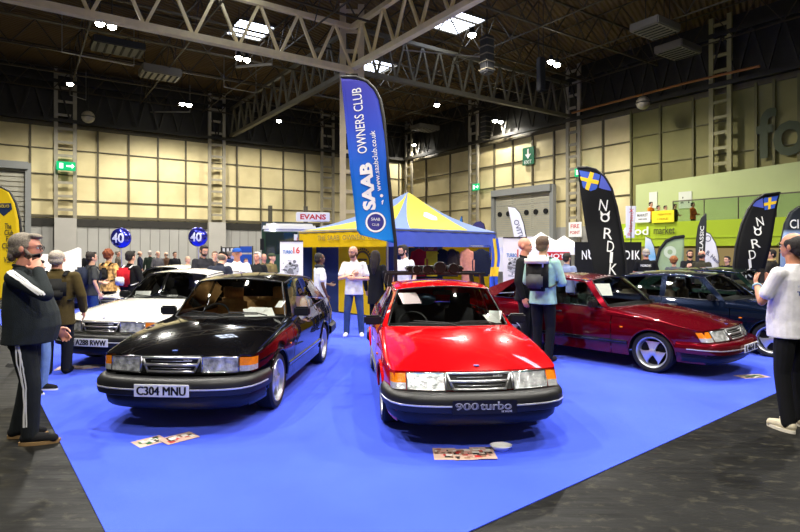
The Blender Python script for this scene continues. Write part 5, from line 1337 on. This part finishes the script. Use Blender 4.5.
# foil balloons
def balloon(px, py, r, Y, label):
    z = zat(py, Y); t = thing('foil_balloon', label, 'balloon', at(px, Y), 0, 'blue foil balloons'); rr = r * Y / F
    mb = MB(); mb.sphere((0, 0, 0), (rr, rr * .62, rr), 28, 18)
    mb.map(lambda p: Vector((p.x, p.y * (1 + .06 * math.sin(14 * math.atan2(p.z, p.x))), p.z + z))); mb.build('foil', mat('blue foil', (52, 56, 176), .16, .75, coat=1), t, smooth=True)
    vs, fs = text_fit('40', rr * 1.15, rr * .95, offset=.02); k = MB(); k.add([Vector((v.x, -rr * .64 * math.sqrt(max(.05, 1 - (v.x / rr) ** 2 - (v.z / rr) ** 2)) - .012, v.z + z)) for v in vs], fs); k.build('lettering', mat('balloon print', (206, 210, 232), .4), t)
    s = MB(); s.tube([(0, 0, z - rr), (.03, 0, z - rr - .6), (0, 0, .1)], .006, 5); s.build('ribbon', mat('ribbon', (60, 64, 180), .5), t); wgt = MB(); wgt.lathe([(.001, .12), (.06, .10), (.08, 0)], 12); wgt.build('weight', mat('ribbon', (60, 64, 180), .5), t)
balloon(121, 238, 10.2, 17.4, 'blue foil 40 balloon over the man in a black jacket'); balloon(198, 237, 9.6, 18.2, 'blue foil 40 balloon over the tall man in dark grey')
# the lorry
Yt = 24.5; t = thing('truck', 'white lorry with red EVANS header board behind the tent', 'truck', at(292, Yt), .25)
mb = MB(); mb.box((-.1, 1.2, 1.75), (2.4, 2.2, 2.3)); mb.build('cab', mat('lorry green', (26, 70, 44), .35, coat=.6), t, bevel=.12, smooth=True, auto=.7)
mb = MB(); mb.box((-.1, .6, 2.75), (2.46, 1.3, .35), taper=.9); mb.build('cab_roof', mat('lorry white', (222, 222, 218), .4, coat=.5), t, bevel=.1)
mb = MB(); mb.box((-.1, .08, 2.05), (2.1, .04, .95)); mb.build('windscreen', mat('lorry glass', (30, 44, 42), .08, coat=1), t); mb = MB()
for s in (-1.3, 1.1): mb.box((s, .1, 2.0), (.16, .1, .5))
mb.build('mirror', DARK, t); mb = MB(); mb.box((.30, .045, 2.2), (.42, .02, .5)); po = mb.build('notice', WHITEP, t); mb = MB(); mb.box((.30, .03, 2.2), (.16, .01, .22)); mb.build('notice_print', mat('sign red', (200, 40, 40), .5), po)
mb = MB(); mb.box((.95, .3, 3.25), (1.5, .25, .42)); so = mb.build('header_board', WHITEP, t, bevel=.03); vs, fs = text_fit('EVANS', 1.15, .24, offset=.03); mb = MB(); mb.add([v + Vector((.95, .165, 3.25)) for v in vs], fs); mb.build('header_lettering', mat('sign red', (200, 40, 40), .5), so)
mb = MB(); mb.box((-.1, 4.6, 2.0), (2.4, 4.4, 2.2)); mb.build('load_body', mat('lorry box', (60, 74, 92), .5), t)
for s in (-.9, .8):
    mb = MB(); mb.bar((s, 2.5, 1.0), (s, 2.5, 3.9), .2); mb.build('exhaust_stack', steeld, t)
for y_ in (1.0, 4.2, 5.6):
    for s in (-1.05, .85): mb = MB(); mb.lathe([(.2, -.14), (.5, -.14), (.52, 0), (.5, .14), (.2, .14)], 20, 'x', (s, y_, .52)); mb.build('wheel', RUBBER, t, smooth=True, auto=.6)
mb = MB(); mb.box((-.1, .05, .55), (2.4, .2, .4)); mb.build('bumper', mat('lorry white', (222, 222, 218), .4, coat=.5), t, bevel=.03)

# the roof rack on the red car
R = car_red; SC.view_layers[0].update()
p0 = R.matrix_world @ Vector((0, 1.62 - Y0, 1.41)); rr = thing('roof_rack', 'black roof rack with dark lamp pods fixed on the red car', 'roof rack', p0, R.rotation_euler.z)
for s in (.0, .62):
    mb = MB(); mb.bar((-.66, s, .09), (.66, s, .09), .05, .03); mb.build('cross_bar', BLACKP, rr, bevel=.006)
    for sg in (-1, 1): mb = MB(); mb.bar((sg * .60, s, .09), (sg * .62, s, -.055), .05, .06); mb.box((sg * .62, s, -.06), (.05, .09, .03)); mb.build('foot', BLACKP, rr)
for i, (x, r_) in enumerate(((-.26, .052), (-.12, .055), (.05, .078), (.23, .066))):
    mb = MB(); mb.lathe([(.001, -.10), (r_ * .9, -.10), (r_, -.07), (r_, .02), (r_ * .55, .11), (.001, .12)], 20, 'y', (x, .06, .09 + r_)); po = mb.build('lamp_pod', mat('pod black', (12, 12, 13), .4), rr, smooth=True, auto=.6)
    mb = MB(); mb.tube([(x + r_ * math.cos(a), -.045, 0.09 + r_ + r_ * math.sin(a)) for a in np.linspace(.3, PI - .3, 10)], .007, 5); mb.build('pod_rim', mat('dark chrome', (90, 90, 92), .25, 1.0), po)
mb = MB(); mb.box((.02, .32, .15), (.78, .30, .07)); mb.build('tray', mat('pod black', (12, 12, 13), .4), rr, bevel=.02)

# papers on and in the cars
PAP = mat('paper', (232, 230, 226), .7, var=.03, scale=20)
def car_paper(car, x, s, z, w, h, label, tilt=-.9, rz=0.0, fold=False, m=None, cat='paper', name='paper_sheet'):
    p = car.matrix_world @ Vector((x, s - Y0, z)); t = MB(); M = Matrix.Rotation(rz, 4, 'Z') @ Matrix.Rotation(tilt, 4, 'X')
    t.add([M @ Vector(q) for q in ((-w / 2, 0, -h / 2), (w / 2, 0, -h / 2), (w / 2, .0, h / 2), (-w / 2, .0, h / 2))], [(0, 1, 2, 3)])
    if fold: t.add([M @ Vector(q) for q in ((-w / 2, 0, -h / 2), (w / 2, 0, -h / 2), (w * .45, -.14, -h * .2), (-w * .5, -.16, -h * .3))], [(0, 1, 2, 3)])
    o = t.build(name, m or PAP, None, solid=.002); o.location = p; o.rotation_euler = (0, 0, car.rotation_euler.z); return tag(o, label, cat)
car_paper(car_black, .36, .74, .968, .36, .24, 'white paper sheet lying skewed on the dash of the black car', -1.25, .45)
car_paper(car_black, .30, .78, .985, .26, .18, 'second white sheet fanned over the skewed one in the black car', -1.2, -.25)
car_paper(car_black, .60, .85, 1.06, .10, .12, 'small white permit stuck inside the black car windscreen', -.9, -.35)
car_paper(car_red, .57, .80, 1.01, .15, .18, 'white papers leaning inside the lower right of the red windscreen', -.9, -.4)
car_paper(car_red, .52, .74, .985, .15, .18, 'white sheet lying half under the leaning papers in the red car', -1.1, .3)
car_paper(car_red, -.42, .98, 1.225, .24, .20, 'pinkish show card inside the upper left of the red windscreen', -.95, .3, m=mat('pink paper', (226, 206, 210), .7))
car_paper(car_white, -.42, .74, .99, .26, .14, 'white card on the dash of the white car with plate A288 RWW', -.8, .3)
car_paper(car_white, .15, .70, .965, .20, .05, 'thin white strip on the middle of the white car dash', -.8, 0)
car_paper(car_burg, -.44, .98, 1.17, .28, .22, 'white show card inside the upper corner of the burgundy windscreen', -.6, -.7)
# blue cushion seen inside the red car
p = car_red.matrix_world @ Vector((-.02, 2.62 - Y0, 1.06)); mb = MB(); mb.sphere((0, 0, 0), (.17, .09, .09), 16, 10); o = mb.build('cushion', mat('pale blue cushion', (120, 160, 186), .8), None, smooth=True); o.location = p; tag(o, 'pale blue cushion on the rear seat of the red car', 'cushion')

# leaflets and the dish on the carpet
def leaflet(px, py, w, d, rz, label, cols, grp=None, lift=0.0):
    p = ground(px, py); p.z = .0085 + lift; t = thing('leaflet', label, 'leaflet', p, rz, grp)
    s = MB(); s.box((0, 0, .0015), (w, d, .003)); s.build('sheet', mat('leaflet paper', (206, 176, 160), .5), t)
    rnd = random.Random(int(px * 7 + py)); k = MB()
    for i in range(26):
        k.cm = rnd.randrange(len(cols)); ww, dd = rnd.uniform(.1, .34) * w, rnd.uniform(.07, .2) * d
        k.box((rnd.uniform(-.44, .44) * (w - ww), rnd.uniform(-.44, .44) * (d - dd), .0034 + i * .00004), (ww, dd, .0006))
    k.build('print', cols, t)
c1 = [mat('ink red', (190, 50, 50), .5), mat('ink dark', (40, 36, 36), .5), mat('ink pink', (224, 170, 160), .5), mat('ink white', (232, 226, 220), .5), mat('ink brown', (150, 110, 90), .5)]
c2 = [mat('ink green', (60, 110, 70), .5), mat('ink dark', (40, 36, 36), .5), mat('ink white', (232, 226, 220), .5), mat('ink pale', (206, 210, 196), .5)]
leaflet(150, 442.5, .21, .26, -.75, 'greenish leaflet on the carpet before the black car', c2); leaflet(179, 439.5, .21, .30, -.75, 'reddish leaflet overlapping the greenish one before the black car', c1, lift=.004)
leaflet(445, 455, .20, .27, .0, 'red printed leaflet on the carpet, left of three before the red car', c1); leaflet(464, 456, .20, .25, .05, 'red printed leaflet, middle of three before the red car', c1, lift=.004); leaflet(483, 455, .20, .27, .02, 'red printed leaflet, right of three beside the white dish', c1, lift=.008)
leaflet(76, 368, .5, .3, .3, 'brown printed poster lying by the white car bumper', c1); leaflet(92, 367, .3, .22, .1, 'small white sheet lying by the white car bumper', [mat('ink white', (232, 226, 220), .5)], lift=.004)
leaflet(752, 377, .42, .2, .2, 'pale leaflet on the carpet beside the burgundy car nose', c2)
p = ground(501, 451); p.z = .008; dish = thing('white_dish', 'small oval white dish on the carpet beside the red leaflets', 'dish', p)
mb = MB(); prof = [(.001, .010), (.05, .012), (.085, .045), (.092, .048), (.088, .038), (.058, .0), (.001, 0)]; mb.lathe(prof, 28); mb.map(lambda q: Vector((q.x * 1.05, q.y * .8, q.z))); mb.build('bowl', mat('white glaze', (246, 246, 244), .25, coat=.6), dish, smooth=True)
mb = MB()
for x, y in ((.0, .0), (.02, -.012), (-.022, .008)): mb.lathe([(.001, .022), (.012, .022), (.013, .018)], 10, 'z', (x, y, -.004))
mb.build('coin', mat('coin', (170, 150, 110), .35, .8), dish)
# ------------------------------------------------------------------ the visitors
def P(label, px, Y, ytop, rz, **k):
    h = zat(ytop, Y) - k.get('z', 0)
    b = at(px, Y); return person(label, b.x, b.y, rz + math.atan2(400 - px, F), h, **k)      # rz: 0 looks at the viewer, +90 degrees to the right
def stripe(o, name, lines, w, m, parent):
    """narrow ribbons laid on a garment along lines of points"""
    me = o.data; bv = BVHTree.FromPolygons([v.co for v in me.vertices], [tuple(p.vertices) for p in me.polygons]); mb = MB()
    for pts in lines:
        rows = []
        pp = [Vector(p) for p in pts]
        for i, p in enumerate(pp):
            d = (pp[min(i + 1, len(pp) - 1)] - pp[max(i - 1, 0)]).normalized()
            c, n, _, _ = bv.find_nearest(p)
            s = d.cross(n).normalized() * w / 2
            rows.append([tuple(c + n * .005 - s), tuple(c + n * .006), tuple(c + n * .005 + s)])
        mb.grid(rows)
    return mb.build(name, m, parent, smooth=True)
GREY = (118, 108, 98); DKB = (38, 28, 22); BRN = (74, 50, 32)
# man on the phone, at the left edge
a = P('grey-haired man in a black tracksuit talking on a phone at the left edge', 25, 5.05, 236, 1.3, top=('jacket', (34, 40, 42)), legs=(26, 30, 32), shoes=(22, 22, 24), sole=(150, 120, 80), skin='pink',
      hair=('swept', (124, 114, 100)), beard=(120, 110, 100), glasses=True, R='phone', L='hang_fwd', belly=.7, wide=1.10, voxel=.009, nod=.06, stride=.07, jacket_len=.86)
sh, e, h, pn, sg = a['arms'][1]
stripe(a['top'], 'sleeve_stripes', [[sh.lerp(e, t) + Vector((-.03, .07 - .055 * 1 + o, .12 - .12 * t)) + Vector((-.12, 0, 0)) for t in np.linspace(-.25, 1.0, 14)] for o in (-.045, 0, .045)], .016, WHITEP, a['top'])
sh2, e2, h2, _, _ = a['arms'][1]
tr = [c for c in a['root'].children if c.name.startswith('trousers')][0]
for sgx in (-1, 1): stripe(tr, 'side_stripes', [[(sgx * .3, o + .01, z) for z in np.linspace(.16, .92, 24)] for o in (-.03, 0, .03)], .011, WHITEP, tr)
mb = MB(); hp = a['root'].matrix_world
SC.view_layers[0].update()
def phone(who, i, label, off, ax, rot=(0, 0, 0)):
    sh, e, h, pn, sg = who['arms'][i]; d = (h - e).normalized(); p = who['root'].matrix_world @ (h + d * off[0] + pn.normalized() * off[1] + Vector(off[2]))
    t = thing('phone', label, 'phone', p); t.rotation_euler = rot
    mb = MB(); mb.box((0, 0, 0), (.072, .010, .148)); mb.build('case', BLACKP, t, bevel=.003); s = MB(); s.box((0, -.0056, 0), (.064, .001, .138)); s.build('screen', mat('phone glass', (20, 22, 28), .1, coat=1), t)
SC.view_layers[0].update()
phone(a, 1, 'dark phone held to the ear of the man in a tracksuit', (.08, .03, (0, 0, 0)), None, (.35, -.2, 1.2))
# people behind him
P('person in pale blue jeans and chequered canvas shoes standing behind the tracksuit man', 37, 6.75, 262, .9, top=('jacket', (60, 66, 80)), legs=(112, 138, 176), shoes=(24, 24, 26), sole=(226, 226, 222), hair=('short', DKB), stance=.12, voxel=.011)
b = P('balding man in an olive brown coat with a black shoulder bag beside the white car', 57, 7.75, 252, 2.95, top=('coat', (70, 58, 26)), legs=(22, 24, 30), shoes=(20, 18, 18), skin='pink', hair=('cropped', (176, 164, 150)), L='hold_low', jacket_len=.72, wide=1.2, voxel=.011)
backpack('black shoulder bag on the back of the olive coat', b, (22, 22, 22), (16, 16, 16), (.26, .11, .30))
c = P('dark-haired man in a grey tee and blue jeans wearing a navy rucksack', 92, 11.6, 253, 1.9, top=('tee', (64, 66, 66)), legs=(44, 70, 122), hair=('short', DKB), R='hang', L='hold_low', voxel=.012)
backpack('navy rucksack on the man in the grey tee', c, (34, 40, 58), (26, 30, 44), (.32, .20, .44))
d = P('curly red-haired visitor in a tan checked shirt with black straps', 109, 12.6, 251, 2.4, top=('shirt', mat('tan check', (190, 138, 76), .85, var=.5, scale=14, mix=(214, 170, 100))), legs=(26, 28, 36), hair=('curly', (132, 66, 30)), L='hold', voxel=.012)
backpack('slim black harness bag on the tan checked shirt', d, (26, 24, 24), (20, 20, 20), (.22, .08, .28))
e_ = P('dark-haired man in a black jacket with a red strap behind the white car', 131, 11.3, 252, 2.3, top=('jacket', (20, 20, 22)), legs=(24, 26, 32), hair=('short', (30, 24, 20)), R='hold_low', voxel=.012)
t_ = backpack('red and white bag carried by the man in the black jacket', e_, (176, 20, 34), (226, 224, 222), (.30, .16, .40))
P('small bald man in an amber jacket between the white car roofs', 188, 17.0, 257, .6, top=('jacket', (206, 150, 50)), legs=(40, 44, 60), hair=('cropped', (190, 160, 130)), voxel=.015)
P('tall short-haired man in dark grey looking down behind the white car', 203, 13.2, 246, .5, top=('shirt', (42, 42, 48)), legs=(28, 28, 34), hair=('short', DKB), beard=(70, 56, 44), nod=.3, L='hold_low', R='hold_low', voxel=.014)
P('man in a flat cap and navy jacket bending beside the black car', 217, 10.3, 250.5, 2.6, top=('jacket', (42, 46, 62)), legs=(28, 30, 36), hair=('flatcap', GREY, (36, 32, 30)), lean=.22, nod=.3, L='hold_low', R='hold_low', voxel=.011)
P('grey-haired man half hidden behind the flat cap', 215, 15.4, 252, .1, top=('jacket', (70, 60, 54)), legs=(40, 40, 46), hair=('short', (128, 108, 84)), voxel=.015)
P('smiling man in a white shirt and blue cap behind the black roof', 237, 11.8, 249, .05, top=('polo', (236, 236, 236)), legs=(36, 40, 56), skin='pink', hair=('cap', GREY, (36, 84, 170)), wide=1.1, belly=.6, voxel=.012)
P('white-haired man in a black jacket beside the blue cap', 257, 13.0, 253, -.5, top=('jacket', (24, 26, 30)), legs=(30, 30, 36), skin='pink', hair=('short', (206, 200, 190)), voxel=.012)
P('bald visitor between the white-haired man and the green cap', 264, 16.0, 254.5, .4, top=('jacket', (96, 84, 60)), legs=(50, 50, 56), skin='pink', hair=('cropped', (150, 120, 100)), voxel=.015)
P('man in a green beanie and khaki jacket near the lorry', 272, 14.4, 254, 1.1, top=('jacket', (110, 98, 64)), legs=(44, 46, 50), hair=('beanie', BRN, (62, 72, 52)), voxel=.013)
P('seated-height visitor in a grey top far behind the blue cap', 246, 19.0, 259, .2, top=('top', (120, 110, 108)), legs=(40, 40, 50), hair=('short', BRN), voxel=.016)
P('bald man in a white tee over black sleeves with a dark scarf', 320, 11.1, 254, 1.9, top=('tee', (234, 236, 238)), legs=(24, 26, 34), skin='brown', hair=('cropped', (30, 24, 20)), scarf=(52, 54, 58), L='hold_low', R='hang', voxel=.011)
f_ = P('bald bearded man in a white polo and jeans with arms folded', 354, 11.1, 247, -.1, top=('polo', (238, 238, 238)), legs=(52, 72, 112), shoes=(222, 222, 222), skin='fair', hair=('bald', (110, 80, 56)), beard=(120, 84, 58), yaw=-.5, nod=.12, L='fold', R='fold_up', stance=.15, voxel=.010)
P('woman with long dark hair in black seen from behind by the tent', 376, 12.0, 252, 2.7, top=('coat', (22, 22, 24)), legs=(18, 18, 22), hair=('long', (36, 24, 18)), jacket_len=.6, voxel=.012)
P('dark-haired bearded man in a white polo behind the red car', 404, 12.1, 246, -.7, top=('polo', (236, 236, 236)), legs=(30, 32, 40), hair=('short', (34, 28, 24)), beard=(50, 42, 36), yaw=-.3, nod=.15, voxel=.011)
g_ = P('man in an aqua hoodie seen from behind with a rucksack', 543, 8.6, 238, PI - .4, top=('hoodie', (168, 212, 198)), legs=(16, 18, 22), shoes=(60, 50, 44), hair=('short', (92, 72, 54)), hood=True, L='hold_low', R='hold_low', wide=1.02, voxel=.010, stance=.085)
backpack('black and grey rucksack with white lid on the aqua hoodie', g_, (22, 22, 24), (82, 82, 84), (.30, .17, .44), top_col=(226, 224, 218))
P('bald older man in black standing against the hoodie man', 525, 9.15, 239, 1.3, top=('jacket', (22, 22, 26)), legs=(20, 20, 24), skin='pink', hair=('bald', (170, 160, 150)), voxel=.011)
P('dark-haired visitor in a navy gilet and pale sleeves behind the burgundy roof', 567, 12.6, 254, 2.6, top=('jacket', (128, 140, 176)), legs=(30, 32, 40), hair=('short', DKB), voxel=.013)
n_ = P('grey cropped man in a black lettered tee behind the navy car', 646, 15.0, 249.5, PI, top=('tee', (18, 19, 22)), legs=(26, 26, 30), skin='pink', hair=('cropped', (170, 160, 150)), L='hold_low', R='hold_low', wide=1.1, voxel=.012)
vs, fs = text_fit('NORDIK', .24, .06, offset=.01); SC.view_layers[0].update()
q = on_surface(n_['top'], [Vector((-v.x, .5, v.z + 1.34)) for v in vs], (0, -1, 0)); mb = MB(); mb.add(q, fs); mb.build('shirt_lettering', WHITEP, n_['top'])
P('ginger-haired visitor behind the navy car roof', 674, 14.6, 257.5, 2.8, top=('top', (80, 84, 92)), legs=(30, 30, 36), hair=('curly', (150, 92, 50)), voxel=.013)
P('dark bearded man facing us with a mug beyond the navy car', 690, 15.8, 251, .2, top=('jacket', (26, 28, 34)), legs=(30, 30, 36), hair=('short', (30, 26, 24)), beard=(36, 30, 28), R='hold', L='hold', voxel=.014)
P('balding man in dark olive turned away below the narrow flag', 702, 14.8, 251.5, 2.6, top=('jacket', (52, 50, 40)), legs=(30, 30, 36), skin='pink', hair=('fringe', (46, 38, 34)), wide=1.05, voxel=.013)
P('dark-dressed photographer holding a camera beside the black flag', 727, 16.0, 257, -.6, top=('jacket', (22, 22, 26)), legs=(26, 26, 30), hair=('short', (28, 24, 22)), L='hold', R='hold', voxel=.015)
P('dark-haired man in a coat with furry collar behind the man in white', 771, 14.2, 250.5, -1.2, top=('coat', (44, 40, 36)), legs=(28, 28, 32), hair=('short', (34, 26, 22)), scarf=(180, 158, 110), voxel=.012)
# man in the white shirt on the right
r_ = P('man in a white printed tee and black trousers photographing the burgundy car', 793, 5.4, 235, -2.3, top=('tee', (234, 232, 236)), legs=(14, 15, 18), shoes=(206, 196, 170), sole=(226, 220, 204), skin='tan', hair=('thin', (34, 28, 25)), glasses=True, L='hold', R='hold', belly=.5, wide=.98, voxel=.008, stance=.13, stride=.06, yaw=.25)
SC.view_layers[0].update()
vs, fs = text_fit('TURBO', .21, .04, offset=.02); q = on_surface(r_['top'], [Vector((-v.x - .02, .5, v.z + 1.25)) for v in vs], (0, -1, 0)); mb = MB(); mb.add(q, fs); mb.build('shirt_lettering', mat('shirt print blue', (40, 70, 160), .6), r_['top'])
vs, fs = text_fit('SAAB OWNERS', .20, .014, offset=.0); q = on_surface(r_['top'], [Vector((-v.x - .02, .5, v.z + 1.315)) for v in vs], (0, -1, 0)); mb = MB(); mb.add(q, fs); mb.build('shirt_lettering', mat('shirt print pale', (150, 160, 200), .6), r_['top'])
phone(r_, 0, 'phone held up by the man in the white printed tee', (.10, .02, (-.06, 0, .02)), None, (0, 0, -2.9))
sh, e, h, pn, sg = r_['arms'][0]; wv_ = MB(); d = (h - e).normalized(); u_, n1, n2 = basis(d, (0, 0, 1)); cc = h - d * .03
wv_.tube([cc + n1 * .034 * math.cos(t) + n2 * .034 * math.sin(t) for t in np.linspace(0, 2 * PI, 14, endpoint=False)], .010, 6, closed=True); wv_.build('wristband', mat('pale blue band', (150, 190, 210), .5), r_['root'], smooth=True)
# far heads along the left
rnd = random.Random(11)
far = [(88, 24, 'visitor in a black coat far behind the navy rucksack', (26, 26, 30)), (150, 25, 'far visitor in dark green left of the balloons gap', (36, 48, 40)), (158, 23, 'far pale-headed visitor in grey near the car roofs', (96, 94, 96)), (166, 26, 'far bald visitor in brown near the car roofs', (84, 60, 44)),
       (175, 24, 'far visitor in black just left of the amber jacket', (24, 24, 28)), (224, 27, 'far visitor in beige before the blue display panels', (150, 130, 106)), (229, 22, 'far grey-haired visitor in blue beside the blue cap', (50, 66, 110)), (140, 27, 'far visitor in navy between balloon string and red bag', (34, 38, 58)), (118, 26, 'far visitor in grey-brown behind the red-haired one', (90, 80, 70))]
for i, (px, Y, lab, colr) in enumerate(far):
    P(lab, px, Y, 251 + rnd.uniform(0, 1.6), rnd.uniform(0, 6.2), top=('jacket', colr), legs=(34, 34, 42), skin=rnd.choice(['fair', 'pink']), hair=(rnd.choice(['short', 'cropped', 'fringe']), rnd.choice([GREY, DKB, BRN, (190, 180, 170)])), voxel=.018)
# on the balcony
zb = zf1 - .65
for px, lab, colr, yt in ((651, 'person in an orange hi-vis jacket leaning on the balcony banner', (236, 130, 20), 202.5), (658.5, 'dark-haired person at the balcony rail beside the orange jacket', (60, 50, 60), 206), (665.5, 'person in peach at the balcony rail above the yellow banner', (200, 130, 90), 206), (675, 'person in dark clothes at the balcony rail next to the glass', (30, 30, 36), 204.5), (693, 'person in bright orange standing behind the balcony glass', (240, 110, 30), 203)):
    t = rw_t(px, OF - .6); q = RW(t, OF - .6); k = person(lab, q.x, q.y, .6, max(1.45, min(1.95, zat(yt, q.y) - zb)), top=('jacket', colr), legs=(30, 34, 44), hair=('short', DKB), L='hold_low', R='hold_low', voxel=.018, z=zb + .0)
w = bpy.data.worlds.new('hall air'); SC.world = w; w.use_nodes = True
w.node_tree.nodes['Background'].inputs[0].default_value = (1.0, .93, .78, 1); w.node_tree.nodes['Background'].inputs[1].default_value = .11
SC.view_settings.view_transform = 'Standard'; SC.view_settings.look = 'None'; SC.view_settings.exposure = 0.0; SC.view_settings.gamma = 1.0; SC.view_settings.use_curve_mapping = False
SC.cycles.use_denoising = True; SC.cycles.max_bounces = 8; SC.cycles.transparent_max_bounces = 16
